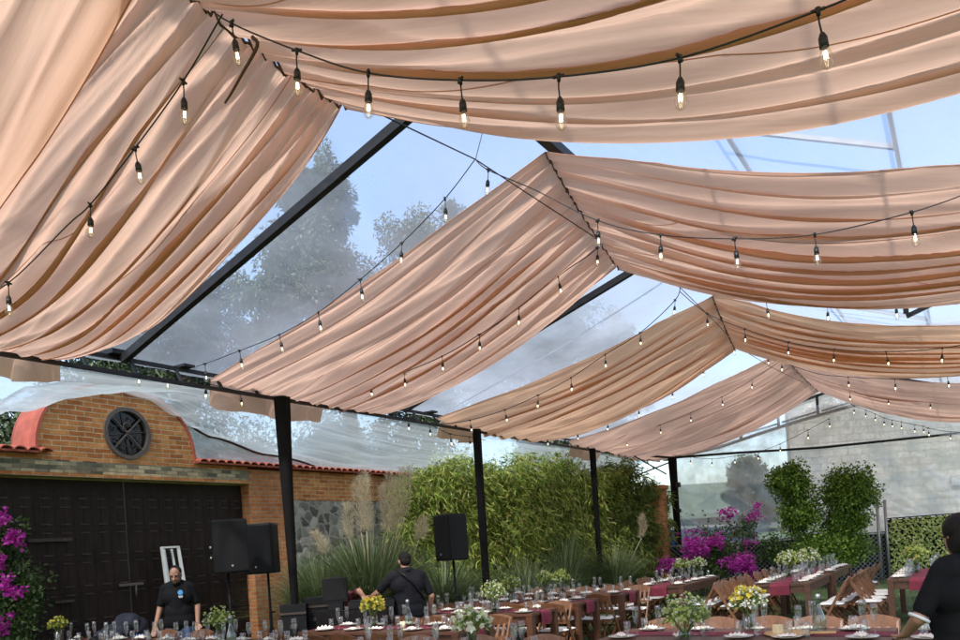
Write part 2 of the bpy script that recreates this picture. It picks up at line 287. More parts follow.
# ------------------------------------------------------------------ mesh helpers
class MB:
    def __init__(s): s.v = []; s.f = []; s.sm = []; s.uv = None
    def add(s, vs, fs, smooth=False):
        o = len(s.v); s.v.extend([tuple(p) for p in vs]); s.f.extend([tuple(i + o for i in f) for f in fs]); s.sm.extend([smooth] * len(fs))
        return s
    def box(s, c, d, R=None, taper=1.0):
        x, y, z = d[0] / 2, d[1] / 2, d[2] / 2
        vs = [Vector((sx * x * (taper if sz > 0 else 1), sy * y * (taper if sz > 0 else 1), sz * z)) for sz in (-1, 1) for sx, sy in ((-1, -1), (1, -1), (1, 1), (-1, 1))]
        if R is not None: vs = [R @ p for p in vs]
        c = Vector(c); vs = [p + c for p in vs]
        return s.add(vs, [(3, 2, 1, 0), (4, 5, 6, 7), (0, 1, 5, 4), (1, 2, 6, 5), (2, 3, 7, 6), (3, 0, 4, 7)])
    def bar(s, p0, p1, w, h=None, up=Vector((0, 0, 1))):
        p0, p1 = Vector(p0), Vector(p1); h = h or w
        d = (p1 - p0); L = d.length; d.normalize()
        if abs(d.dot(up)) > 0.98: up = Vector((0, 1, 0))
        x = d.cross(up).normalized(); u = x.cross(d)
        R = Matrix((x, d, u)).transposed()
        return s.box((p0 + p1) / 2, (w, L, h), R)
    def cyl(s, p0, p1, r0, r1=None, n=10, cap=True, smooth=True):
        p0, p1 = Vector(p0), Vector(p1); r1 = r0 if r1 is None else r1
        d = (p1 - p0).normalized(); a = d.orthogonal().normalized(); b = d.cross(a)
        vs = []
        for p, r in ((p0, r0), (p1, r1)):
            for i in range(n):
                t = 2 * math.pi * i / n; vs.append(p + (a * math.cos(t) + b * math.sin(t)) * r)
        fs = [(i, (i + 1) % n, n + (i + 1) % n, n + i) for i in range(n)]
        s.add(vs, fs, smooth)
        if cap:
            o = len(s.v) - 2 * n
            s.f.append(tuple(o + i for i in reversed(range(n)))); s.f.append(tuple(o + n + i for i in range(n))); s.sm += [False, False]
        return s
    def tube(s, pts, r, n=6, r1=None):
        pts = [Vector(p) for p in pts]; k = len(pts); vs = []
        for i, p in enumerate(pts):
            d = (pts[min(i + 1, k - 1)] - pts[max(i - 1, 0)])
            if d.length < 1e-9: d = Vector((0, 0, 1))
            d.normalize()
            up = Vector((0, 0, 1)) if abs(d.z) < 0.9 else Vector((0, 1, 0))
            a = d.cross(up).normalized(); b = a.cross(d)
            rr = r if r1 is None else r + (r1 - r) * i / (k - 1)
            for j in range(n):
                t = 2 * math.pi * j / n; vs.append(p + (a * math.cos(t) + b * math.sin(t)) * rr)
        fs = [(i * n + j, i * n + (j + 1) % n, (i + 1) * n + (j + 1) % n, (i + 1) * n + j) for i in range(k - 1) for j in range(n)]
        fs += [tuple(reversed(range(n))), tuple((k - 1) * n + j for j in range(n))]
        return s.add(vs, fs, True)
    def lathe(s, prof, c=(0, 0, 0), n=14, R=None):
        c = Vector(c); vs = []
        for r, z in prof:
            for j in range(n):
                t = 2 * math.pi * j / n; p = Vector((r * math.cos(t), r * math.sin(t), z))
                vs.append((R @ p if R is not None else p) + c)
        k = len(prof)
        return s.add(vs, [(i * n + j, i * n + (j + 1) % n, (i + 1) * n + (j + 1) % n, (i + 1) * n + j) for i in range(k - 1) for j in range(n)], True)
    def ell(s, c, rad, n=12, m=8, R=None):
        prof = [(math.sin(math.pi * i / m), -math.cos(math.pi * i / m)) for i in range(m + 1)]
        c = Vector(c); vs = []
        for r, z in prof:
            for j in range(n):
                t = 2 * math.pi * j / n; p = Vector((r * math.cos(t) * rad[0], r * math.sin(t) * rad[1], z * rad[2]))
                vs.append((R @ p if R is not None else p) + c)
        return s.add(vs, [(i * n + j, i * n + (j + 1) % n, (i + 1) * n + (j + 1) % n, (i + 1) * n + j) for i in range(m) for j in range(n)], True)
    def cap(s, p0, p1, r0, r1, n=12, sx=1.0):
        """tapered capsule"""
        p0, p1 = Vector(p0), Vector(p1)
        d = (p1 - p0); L = d.length
        d = d.normalized() if L > 1e-6 else Vector((0, 0, 1)); a = d.orthogonal().normalized(); b = d.cross(a)
        rings = []
        for i in range(5): t = math.pi / 2 * i / 4; rings.append((-math.cos(t) * r0, max(1e-4, math.sin(t) * r0)))
        for i in range(5): t = math.pi / 2 * i / 4; rings.append((L + math.sin(t) * r1, max(1e-4, math.cos(t) * r1)))
        vs = [p0 + d * z + (a * math.cos(2 * math.pi * j / n) + b * math.sin(2 * math.pi * j / n)) * r for z, r in rings for j in range(n)]
        k = len(rings)
        fs = [(i * n + j, i * n + (j + 1) % n, (i + 1) * n + (j + 1) % n, (i + 1) * n + j) for i in range(k - 1) for j in range(n)]
        fs += [tuple(reversed(range(n))), tuple((k - 1) * n + j for j in range(n))]
        return s.add(vs, fs, True)
    def prism(s, outline, d, axis='x', off=0.0):
        """outline in the other two axes (y,z) extruded d along x"""
        n = len(outline); vs = [(off, a, b) for a, b in outline] + [(off + d, a, b) for a, b in outline]
        fs = [tuple(range(n)), tuple(reversed(range(n, 2 * n)))] + [(i, n + i, n + (i + 1) % n, (i + 1) % n) for i in range(n)]
        return s.add(vs, fs)
    def leaf(s, p, d, nrm, L, w):
        sd = d.cross(nrm)
        if sd.length < 1e-6: sd = d.orthogonal()
        sd.normalize()
        mid = p + d * (L * 0.45)
        return s.add([p, mid + sd * w / 2, p + d * L - Vector((0, 0, L * 0.08)), mid - sd * w / 2], [(0, 1, 2, 3)])
    def obj(s, name, mat, parent=None, loc=None, rz=0, mesh_name=None):
        me = bpy.data.meshes.new(mesh_name or name); me.from_pydata(s.v, [], s.f); me.polygons.foreach_set('use_smooth', s.sm)
        if s.uv:
            u = me.uv_layers.new(name='UVMap'); flat = []
            for lp in me.loops: flat.extend(s.uv[lp.vertex_index])
            u.data.foreach_set('uv', flat)
        me.materials.append(M[mat] if isinstance(mat, str) else mat); me.update()
        o = bpy.data.objects.new(name, me); COL.objects.link(o)
        if parent is not None: o.parent = parent
        if loc is not None: o.location = loc
        if rz: o.rotation_euler = (0, 0, rz)
        return o
def tag(o, label=None, cat=None, group=None, kind=None):
    if label: o['label'] = label
    if cat: o['category'] = cat
    if group: o['group'] = group
    if kind or cat: o['kind'] = kind or 'thing'
    return o
def thing(name, label, cat, loc=(0, 0, 0), rz=0.0, group=None):
    o = bpy.data.objects.new(name, None); COL.objects.link(o); o.location = loc; o.rotation_euler = (0, 0, rz); o.empty_display_size = 0.1
    return tag(o, label, cat, group)
CH = {}
def reg(root):                             # remembers a thing's children so that it can be copied
    CH[root.name] = [o for o in COL.objects if o.parent == root]
    for c in CH[root.name]: CH[c.name] = [o for o in COL.objects if o.parent == c]
    return root
def dup(root, loc, rz, label=None, group=None):
    r = root.copy(); COL.objects.link(r); r.location = loc; r.rotation_euler = (0, 0, rz)
    if label: r['label'] = label
    if group: r['group'] = group
    for ch in CH.get(root.name, ()):
        c = ch.copy(); COL.objects.link(c); c.parent = r
        for g in CH.get(ch.name, ()):
            d = g.copy(); COL.objects.link(d); d.parent = c
    return r
def grid(fn, nu, nv, flip=False):
    """surface fn(u,v) -> point, with its u,v as UV"""
    b = MB(); vs = []; uv = []
    for i in range(nu + 1):
        for j in range(nv + 1):
            u, v = i / nu, j / nv; vs.append(fn(u, v)); uv.append((u, v))
    k = nv + 1
    b.add(vs, [(i * k + j, i * k + j + 1, (i + 1) * k + j + 1, (i + 1) * k + j) for i in range(nu) for j in range(nv)], True)
    b.uv = uv
    return b
def nz(x, y=0.0, z=0.0): return mnoise.noise(Vector((x, y, z)))
def rdir(r=rnd):
    while True:
        v = Vector((r.uniform(-1, 1), r.uniform(-1, 1), r.uniform(-1, 1)))
        if 0.05 < v.length < 1: return v.normalized()
ROT = -TH

# ------------------------------------------------------------------ ground
M['lawn'] = plain('lawn ground', (0.06, 0.095, 0.028), 0.95, 0.45, 1.4, 0.6, bscale=40)
g = MB(); g.add([(-900, -900, 0), (900, -900, 0), (900, 900, 0), (-900, 900, 0)], [(0, 1, 2, 3)])
tag(g.obj('lawn', 'lawn'), kind='structure')
b = MB()
for i in range(26000):
    Y = 9.5 + 12 * rnd.random() ** 1.0; X = rnd.uniform(-0.05, 0.62) * Y
    p = Vector((X, Y, 0)); h = rnd.uniform(0.03, 0.075)
    d = Vector((rnd.uniform(-.5, .5), rnd.uniform(-.5, .5), 1)).normalized()
    b.leaf(p, d, rdir(), h, 0.008)
tag(b.obj('grass', 'grass'), kind='stuff')
hb = MB()
def hillz(x, y): return 26 * math.exp(-((y - 330) / 110) ** 2) * (0.75 + 0.5 * nz(x / 120, 3.1)) - 0.5
nx, ny = 60, 8
hb.add([(-700 + 1400 * i / nx, 200 + 260 * j / ny, max(-0.4, hillz(-700 + 1400 * i / nx, 200 + 260 * j / ny))) for i in range(nx + 1) for j in range(ny + 1)],
       [(i * (ny + 1) + j, (i + 1) * (ny + 1) + j, (i + 1) * (ny + 1) + j + 1, i * (ny + 1) + j + 1) for i in range(nx) for j in range(ny)], True)
M['hill'] = plain('wooded hill', (0.06, 0.085, 0.05), 0.95, 0.4, 0.08, 0.5, bscale=0.3)
tag(hb.obj('hill', 'hill'), kind='structure')

# ------------------------------------------------------------------ the tent
RX, RZ, EX, EZ, EXR = -3.4, 5.72, -8.15, 4.1, 1.25
BAYS = [0.4, 5.78, 11.15, 16.5, 21.4]
tent = thing('event_tent', 'large black steel framed tent with clear plastic roof over the tables', 'tent', T(0, 0), ROT)
def rafter(y):
    b = MB()
    for ex in (EX, EXR): b.bar((RX, y, RZ - 0.05), (ex, y, EZ - 0.0), 0.075, 0.09)
    b.box((RX, y, RZ - 0.14), (0.3, 0.13, 0.1))
    return b.obj('rafter', 'steel', tent)
for y in BAYS: rafter(y)
b = MB(); b.box((RX, 9.8, RZ + 0.02), (0.11, 30, 0.1)); b.obj('ridge_beam', 'steel', tent)
for x in ():
    z = RZ + (EZ - RZ) * (abs(x - RX) / (abs(EX - RX) if x < RX else abs(EXR - RX)))
    b = MB(); b.box((x, 9.8, z + 0.1), (0.045, 30, 0.045)); b.obj('purlin', 'steel', tent)
for ex in (EX - 0.08, EXR + 0.08):
    b = MB()
    b.box((ex, 9.8, EZ + 0.03), (0.045, 29.2, 0.045)); b.box((ex + (0.11 if ex < 0 else -0.11), 9.8, EZ - 0.17), (0.045, 29.2, 0.045))
    y = -4.6
    while y < 24.4:
        b.bar((ex, y, EZ + 0.03), (ex + (0.11 if ex < 0 else -0.11), y, EZ - 0.17), 0.032); y += 0.62
    for y in BAYS:                          # clamps where the rafters land
        b.box((ex, y, EZ + 0.08), (0.24, 0.3, 0.05)); b.box((ex + 0.02, y + 0.9, EZ + 0.07), (0.2, 0.16, 0.03)); b.box((ex + 0.02, y + 1.9, EZ + 0.07), (0.2, 0.16, 0.03))
    b.obj('eave_truss', 'steel', tent)
# brace of the near right rafter
b = MB(); y = 11.15
b.bar((-0.6, y + 0.13, 4.34), (1.25, y + 0.13, 4.34), 0.07)
for x in (-0.5, 0.05, 0.6): b.bar((x, y + 0.13, 4.2), (x, y + 0.13, RZ - (RZ - EZ) * (x - RX) / (EXR - RX) - 0.1), 0.06)
b.bar((-0.5, y + 0.13, 4.16), (0.05, y + 0.13, 4.34), 0.05)
b.obj('rafter_brace', 'steel', tent)
# gable truss at the far end
GY = 24.9
GLO = [(-8.1, 4.0), (-6.34, 4.2), (-5.14, 4.46), (-4.0, 4.68), (-2.39, 4.94), (-1.9, 5.0), (1.25, 4.1)]
GUP = [(-8.1, 4.06), (-5.56, 4.78), (-3.96, 5.23), (-2.74, 5.5), (-1.9, 5.66), (1.25, 4.2)]
def gz(x, lower):
    P_ = GLO if lower else GUP
    for (x0, z0), (x1, z1) in zip(P_, P_[1:]):
        if x <= x1: return z0 + (z1 - z0) * max(0, (x - x0) / (x1 - x0))
    return P_[-1][1]
b = MB()
for P_, w_ in ((GLO, .085), (GUP, .07)):
    for p, q in zip(P_, P_[1:]): b.bar((p[0], GY, p[1]), (q[0], GY, q[1]), w_)
xs = [-6.75, -5.7, -4.6, -3.5, -2.45, -1.4, -.3]
for k, x in enumerate(xs):
    b.bar((x, GY, gz(x, 0)), (x, GY, gz(x, 1)), 0.07)
    if k: x0 = xs[k - 1]; b.bar((x0 + .1, GY + .02, max(gz(x0 + .1, 1), gz(x, 1) - .05)), (x, GY + .02, gz(x, 1) + .12 if x < -2 else gz(x, 1) + .05), 0.045)
b.obj('gable_truss', 'steel', tent)
P4 = (-7.25, 22.95)
b = MB(); b.tube([(P4[0], P4[1], 3.86), (-5.6, 23.4, 3.83), (-3.4, 24.3, 3.78), (-0.2, 25.6, 3.86), (2.5, 26.8, 3.9)], 0.035, 8); b.obj('tie_bar', 'steel', tent)
# posts: steel wrapped in black cloth that flares out towards the eave
def post(x, y, top, rt, rb, lean=(0, 0)):
    n = 16; prof = []; b = MB(); k = 14; vs = []
    for i in range(k + 1):
        u = i / k; r = rb + (rt - rb) * u ** 1.7
        for j in range(n):
            t = 2 * math.pi * j / n; rr = r * (1 + 0.10 * math.sin(5 * t + 3 * u) + 0.07 * nz(math.cos(t) * 2, math.sin(t) * 2, u * 6 + x))
            sq = 1 / max(abs(math.cos(t)), abs(math.sin(t))); sq = 1 + (sq - 1) * 0.6
            vs.append((x + lean[0] * (u - 1) + rr * sq * math.cos(t), y + lean[1] * (u - 1) + rr * sq * math.sin(t), top * u))
    b.add(vs, [(i * n + j, i * n + (j + 1) % n, (i + 1) * n + (j + 1) % n, (i + 1) * n + j) for i in range(k) for j in range(n)], True)
    return b
post(-7.95, 8.05, 3.92, 0.092, 0.036).obj('post', 'wrap', tent)
post(-8.0, 13.26, 3.94, 0.07, 0.058).obj('post', 'wrap', tent)
post(-7.98, 18.82, 3.94, 0.07, 0.055).obj('post', 'wrap', tent)
post(P4[0], P4[1], 3.86, 0.11, 0.075, (-0.05, 0)).obj('post', 'wrap', tent)
b = MB()
b.bar((P4[0] - 0.02, P4[1], 3.75), (-8.2, 21.8, 3.3), 0.04); b.bar((P4[0], P4[1], 3.8), (-8.15, GY, 4.0), 0.05); b.bar((P4[0] - .2, P4[1], 3.4), (-7.9, 21.6, 3.9), 0.03)
b.bar((P4[0], P4[1], 3.86), (-8.15, 22.6, 4.02), 0.06)
b.box((P4[0] + .14, P4[1] - .05, 3.05), (0.12, 0.12, 0.14)); b.box((P4[0] + .12, P4[1] - .05, 2.3), (0.1, 0.1, 0.1))
b.obj('post_bracket', 'steel', tent)
# clear roof sheet, laid over the frame
def roof(u, v):
    y = -5.2 + 29.9 * u
    x = EX - 0.35 + (EXR - EX + 0.7) * v
    z = RZ + 0.2 - (RZ - EZ) * abs(x - RX) / 4.7
    bay = abs(math.sin(math.pi * (y - 0.4) / 5.37))
    return (x, y, z - 0.10 * bay * math.sin(math.pi * min(1, abs(x - RX) / 4.7)) + 0.02 * nz(x * 1.5, y * 1.5))
grid(roof, 140, 40).obj('roof_sheet', 'roof_film', tent)
def seam(y):
    b = MB(); vs = []
    for i in range(25):
        v = i / 24; u = (y + 5.2) / 29.9
        for du in (-.0011, .0011): p = roof(u + du, v); vs.append((p[0], p[1], p[2] - .012))
    b.add(vs, [(2 * i, 2 * i + 1, 2 * i + 3, 2 * i + 2) for i in range(24)], True); b.uv = [(0.9, i / 50) for i in range(50)]
    return b
for y in (2.6, 9.6, 12.6, 15, 18, 20.5): seam(y).obj('roof_seam', 'seam_film', tent)
for x in (-1.75, -0.35):
    z = RZ + 0.30 - (RZ - EZ) * abs(x - RX) / 4.7
    b = MB(); b.bar((x, -2, z), (x, 24, z), 0.035); b.obj('outer_purlin', 'wire', tent)
b = MB()
for k in range(16):
    y = 1.5 + 1.25 * k
    for x0, x1 in ((-1.75, -0.35),): b.bar((x0, y, RZ + 0.30 - (RZ - EZ) * abs(x0 - RX) / 4.7), (x1, y + 0.35, RZ + 0.30 - (RZ - EZ) * abs(x1 - RX) / 4.7), 0.04)
b.obj('outer_tie', 'wire', tent)
# rods of the neighbouring roof seen through the sheet
b = MB()
for k in range(9): b.bar((EXR + 0.2, 2.0 + 1.35 * k, 4.45), (EXR + 3.4, 2.0 + 1.35 * k, 5.35), 0.05)
b.bar((EXR + 2.0, -2, 4.98), (EXR + 2.0, 16, 4.98), 0.05)
b.obj('outer_rod', 'galv', tent)
# ------------------------------------------------------------------ drapes
def lerp(a, b, t): return [a[i] + (b[i] - a[i]) * t for i in range(3)]
def drape(name, label, mat, A0, A1, B0, B1, sn, sf, seed, fold=0.10, asag=0.05, val=None, bsag=0.05, nm=9.0, skew=0.0):
    R = random.Random(seed)
    ph = [R.uniform(0, 6.28) for _ in range(12)]
    root = thing('ceiling_drape', label, 'drape', T(A0[0], A0[1]), ROT, 'fabric drapes under the tent roof')
    ox, oy = A0[0], A0[1]
    wid = ((A1[1] - A0[1]) + (B1[1] - B0[1])) / 2
    def P(s, t):
        a = lerp(A0, A1, t); bb = lerp(B0, B1, t)
        a[2] -= asag * 4 * t * (1 - t); bb[2] -= bsag * 4 * t * (1 - t)
        sg = sn + (sf - sn) * t ** 1.4
        p = [a[i] + (bb[i] - a[i]) * s for i in range(3)]
        p[2] -= sg * 4 * s * (1 - s)
        # folds run from ridge to eave: a warped phase so that no two are alike
        tw = t + 0.020 * math.sin(2.1 * s * math.pi + ph[0]) + 0.016 * math.sin(7 * t + 4 * s + ph[1]) + skew * s * (1 - s)
        w = nm * tw + 0.9 * nz(tw * 3.1 + seed, s * 0.9) + 0.35 * nz(tw * 9 + seed * 2, s * 1.7)
        env = math.sin(math.pi * min(1, max(0, t))) ** 0.35 if 0 < t < 1 else 0
        mid = 0.35 + 0.65 * math.sin(math.pi * min(1, s * 0.96 + 0.02)) ** 0.7
        amp = fold * 0.8 * (0.65 + 0.7 * (0.5 + 0.5 * nz(tw * 2.3 + seed * 3, s * 1.3 + 5)))
        c = abs(math.sin(math.pi * w))
        h = -amp * (c ** 0.75) * mid
        h2 = -0.33 * amp * abs(math.sin(math.pi * (2.7 * w + 0.8 * nz(s * 2.2, tw * 5, seed)))) ** 0.8 * (0.3 + 0.7 * (0.5 + 0.5 * nz(tw * 6, s * 2 + seed)))
        g = math.exp(-s / 0.10); gl = math.exp(-s / 0.38)
        pl = -(0.030 * g + 0.042 * gl + 0.012) * abs(math.sin(math.pi * (15 * tw + 1.3 * nz(t * 6, s * 1.2, seed)))) ** 0.7
        pl += -0.022 * math.exp(-(1 - s) / 0.10) * abs(math.sin(math.pi * (12 * t + nz(t * 5, 3.3, seed))))
        wr = 0.012 * nz(s * 4 + seed, t * 26)
        p[2] += (h + h2) * (0.25 + 0.75 * env) * (1 - 0.6 * g) + pl + wr
        # cloth leans over in the deeper folds
        p[1] += amp * 0.75 * math.sin(2 * math.pi * w) * mid * env * (1 - g) * 0.8
        return (p[0] - ox, p[1] - oy, p[2])
    grid(P, 90, 240).obj('drape_panel', mat, root)
    hm = MB()
    hm.tube([P(i / 60, 1.0) for i in range(61)], 0.006, 5); hm.tube([P(i / 60, 0.0) for i in range(61)], 0.005, 5)
    hm.obj('hem', mat, root)
    for ts_ in (.36, .70):
        sm_ = MB(); sm_.tube([tuple(Vector(P(i / 60, ts_)) + Vector((0, 0, -.002))) for i in range(61)], 0.0035, 4); sm_.obj('seam', mat, root)
    gc = MB(); gc.tube([tuple(Vector(P(0.0, i / 40)) + Vector((0, 0, -0.012 + 0.012 * (i % 2)))) for i in range(41)], 0.009, 6); gc.obj('gather_cord', 'cord', root)
    if val:                                # loose flap hanging below the eave
        t0, t1, hgt = val
        def V(u, v):
            t = t0 + (t1 - t0) * u; q = P(1.0, t); q = (q[0], q[1], lerp(B0, B1, t)[2] - 0.03)
            wave = 0.09 * math.sin(13 * u + seed + 2 * nz(u * 4, seed)) * v
            return (q[0] - 0.03 - 0.10 * v + wave, q[1] + 0.02 * v, q[2] - hgt * v * (0.72 + 0.3 * math.sin(2.2 * u + 0.6) + .10 * nz(u * 5, seed)) + 0.01 * nz(u * 8, v * 3))
        grid(V, 30, 8).obj('valance', mat, root)
    return root
RL = -3.4
drape('near0', 'nearest pale drape at the upper left corner of the ceiling with one hanging hem', 'peach', (RL, -1.4, 5.2), (RL, 2.75, 4.9), (-8.2, -0.8, 4.1), (-8.2, 3.2, 4.05), 0.2, 0.42, 1, 0.15, 0.1)
drape('near1', 'big peach left drape with a dark fold, ending in a flap above the brick arch', 'peach', (RL, 2.62, 4.95), (RL, 4.23, 4.78), (-8.2, 3.05, 4.08), (-8.2, 5.1, 4.05), 0.14, 0.42, 2, 0.13, 0.08, (0.3, 0.99, 0.30))
drape('near2', 'rose drape fanning down left between the clear roof panes to the wrapped post', 'peach2', (RL, 7.35, 5.67), (RL, 9.19, 4.98), (-8.2, 7.05, 4.1), (-8.2, 10.6, 4.02), 0.10, 0.24, 3, 0.14, 0.03, (0.01, 0.62, 0.34))
drape('near3', 'apricot drape on the left, third from the front, with a dark crease', 'gold', (RL, 13.51, 5.65), (RL, 14.87, 4.99), (-8.2, 12.2, 4.1), (-8.2, 16.5, 4.0), 0.12, 0.28, 4, 0.19, 0.03, (0.05, 0.4, 0.32), nm=6)
drape('near4', 'pink drape on the left at the far end beside the gable truss', 'pink', (RL, 19.2, 5.68), (RL, 24.6, 5.50), (-8.2, 17.9, 4.1), (-8.2, 24.2, 3.98), 0.15, 0.36, 5, 0.19, 0.03, (0.05, 0.35, 0.34))
drape('right1', 'wide peach swag overhead at the top right of the picture', 'peach', (RL, 2.3, 5.0), (RL, 4.23, 4.78), (1.2, 1.6, 4.12), (1.2, 5.25, 4.1), 0.25, 0.42, 7, 0.17, 0.08)
drape('right2', 'rose swag on the right with bulbs below, second from the front', 'peach2', (RL, 7.35, 5.67), (RL, 9.19, 4.98), (1.2, 7.1, 4.12), (1.2, 10.5, 4.1), 0.20, 0.40, 8, 0.17, 0.03)
drape('right3', 'apricot swag on the right, third from the front', 'gold', (RL, 13.51, 5.65), (RL, 14.87, 4.99), (1.2, 12.9, 4.12), (1.2, 16, 4.1), 0.26, 0.36, 9, 0.16, 0.03)
drape('right4', 'pink swag on the right, farthest one below the gable', 'pink', (RL, 19.2, 5.68), (RL, 24.6, 5.50), (1.2, 18.5, 4.12), (1.2, 25, 4.05), 0.3, 0.36, 10, 0.18, 0.03)

# ------------------------------------------------------------------ clear plastic side sheets
def prof(y, pts):
    for (y0, z0), (y1, z1) in zip(pts, pts[1:]):
        if y <= y1:
            t = max(0, (y - y0) / (y1 - y0)); t = t * t * (3 - 2 * t); return z0 + (z1 - z0) * t
    return pts[-1][1]
AW = [(-2, 3.3), (4.5, 3.6), (6.0, 3.93), (6.9, 4.42), (7.6, 4.62), (8.4, 4.52), (9.0, 4.25), (10.0, 3.9), (11.3, 3.68), (13, 3.52), (17, 3.5), (26, 3.4)]
def awn(u, v):
    y = -1 + 25.2 * u
    zi, zo = EZ - 0.12, prof(y, AW)
    x = EX - 0.15 - (3.35 + (0.25 if y < 9.5 else 0)) * v
    sag = 0.16 * math.sin(math.pi * v) * (0.6 + 0.4 * math.sin(math.pi * y / 5.4))
    f = 0.06 * abs(math.sin(v * 11 + y * 0.35 + 1.6 * nz(y * 0.35, v * 1.2))) + 0.03 * nz(y * 1.2 - v * 6, v * 9) + 0.035 * abs(math.sin(v * 23 - y * .5 + 2 * nz(y * .4, v)))
    return (x, y, zi + (zo - zi) * v - sag + f * (0.3 + v * 0.9))
aw = thing('plastic_awning', 'creased milky plastic sheet stretched from the tent eave over the brick wall', 'plastic sheet', T(0, 0), ROT)
grid(awn, 260, 40).obj('sheet', 'side_film', aw)
def low(u, v):
    y = 9.2 + 14.5 * u; p = awn((y + 1) / 25.2, 1.0); return (p[0] - .02 + .05 * nz(u * 40, v * 3), y, p[2] + (3.3 - p[2]) * v)
grid(low, 90, 6).obj('lower_sheet', 'back_film', aw)
b = MB(); b.tube([tuple(Vector(awn(i / 120, 1.0)) + Vector((0, 0, 0.0))) for i in range(0, 121)], 0.03, 6); b.obj('hem_cable', 'cable', aw)
# the sheet that closes the far gable
def wpt(p): return T(*p)
ca, cb_ = T(P4[0], P4[1], 3.86), T(2.6, 26.8, 3.9)
def curt(u, v):
    top = T(P4[0] + (3.6 - P4[0]) * u, P4[1] + 0.12 + 3.6 * u, 0)
    zt = 3.86 + (0.0) ; z = zt + (1.1 - zt) * v
    f = 0.10 * math.sin(34 * u - 16 * v * (1 - u) + 2 * nz(u * 9, v * 2)) + 0.10 * nz(u * 22 - v * 9, v * 3) + 0.09 * abs(math.sin(17 * u + 9 * v + 2 * nz(u * 5, v * 2)))
    return (top.x, top.y + f * (0.25 + v) + 0.1, z)
cu = thing('plastic_curtain', 'hanging clear plastic curtain closing the far end below the tie bar', 'plastic sheet', (0, 0, 0))
grid(curt, 160, 40).obj('sheet', 'back_film', cu)
gs = MB()
def gab(u, v):
    x = EX + (EXR - EX) * u; y = GY + 0.08 + 0.0 * v
    zb = 3.86; zt = gz(x, 0) - 0.02
    f = 0.03 * nz(u * 14 - 3 * v, v * 2)
    yb = P4[1] + 0.12 + 3.6 * (x - P4[0]) / (3.6 - P4[0])
    return T(x, y + (yb - y) * (1 - v) + f, zb + (zt - zb) * v)
tag(grid(gab, 60, 14).obj('gable_sheet', 'back_film'), 'clear plastic sheet filling the triangle of the far gable', 'plastic sheet')

# ------------------------------------------------------------------ brick gate wall
WX = -11.35
gw = thing('brick_gateway', 'orange brick gateway with arched top, slate band and red tile cap', 'gateway', T(WX, 8.0), ROT)
Y0 = 8.0
def yl(y): return y - Y0
b = MB(); b.box((-0.2, yl(10.96), 1.7), (0.40, 0.92, 3.4)); b.obj('pier', 'brick2', gw)
b = MB(); b.box((-0.2, yl(4.6), 1.7), (0.4, 0.8, 3.4)); b.obj('pier', 'brick2', gw)
b = MB(); b.box((-0.2, yl(7.75), 3.28), (0.398, 5.5, 0.31)); b.obj('lintel', 'brick', gw)
b = MB(); b.box((0.012, yl(7.75), 3.275), (0.03, 5.49, 0.19)); b.obj('slate_band', 'mosaic', gw)
b = MB(); b.box((0.03, yl(7.75), 3.145), (0.10, 5.5, 0.05)); b.obj('lintel_ledge', 'brick', gw)
# arched panel with a round opening
YC, HA, HB, ZB = 7.93, 1.36, 1.11, 3.435
outer = []
for i in range(49):
    t = math.pi * (1 - i / 48); c_, s_ = math.cos(t), math.sin(t)
    outer.append((YC + HA * math.copysign(abs(c_) ** 0.86, c_), ZB + HB * abs(s_) ** 0.80))
WCY, WCZ, WR = 8.04, 3.86, 0.40
def ringpt(p, k=1.0):
    a = math.atan2(p[1] - WCZ, p[0] - WCY); return (WCY + WR * k * math.cos(a), WCZ + WR * k * math.sin(a))
loop = outer + [(YC + HA * (1 - 2 * i / 24), ZB) for i in range(1, 24)]
n = len(loop); b = MB()
inner = [ringpt(p) for p in loop]
vs = [(0.0, yl(p[0]), p[1]) for p in loop] + [(0.0, yl(p[0]), p[1]) for p in inner] + [(-0.4, yl(p[0]), p[1]) for p in loop] + [(-0.4, yl(p[0]), p[1]) for p in inner]
fs = []
for i in range(n):
    j = (i + 1) % n
    fs += [(i, j, n + j, n + i), (2 * n + j, 2 * n + i, 3 * n + i, 3 * n + j), (n + i, n + j, 3 * n + j, 3 * n + i)]
    fs += [(j, i, 2 * n + i, 2 * n + j)]
b.add(vs, fs); arch = b.obj('arch_panel', 'brick', gw)
b = MB(); vs = []
for (y, z) in outer:
    dy, dz = (y - YC) / HA ** 2, (z - ZB + 0.02) / HB ** 2; L = math.hypot(dy, dz) or 1
    dy, dz = dy / L * 0.045, dz / L * 0.045
    vs += [(0.025, yl(y + 0.1 * dy), z + 0.1 * dz), (0.025, yl(y + dy), z + dz), (-0.62, yl(y + dy), z + dz), (-0.62, yl(y + 0.1 * dy), z + 0.1 * dz)]
fs = []
for i in range(48):
    for k in range(4): fs.append((i * 4 + k, i * 4 + (k + 1) % 4, (i + 1) * 4 + (k + 1) % 4, (i + 1) * 4 + k))
fs += [(3, 2, 1, 0), (192, 193, 194, 195)]
b.add(vs, fs); b.obj('arch_coping', 'redpaint', gw)
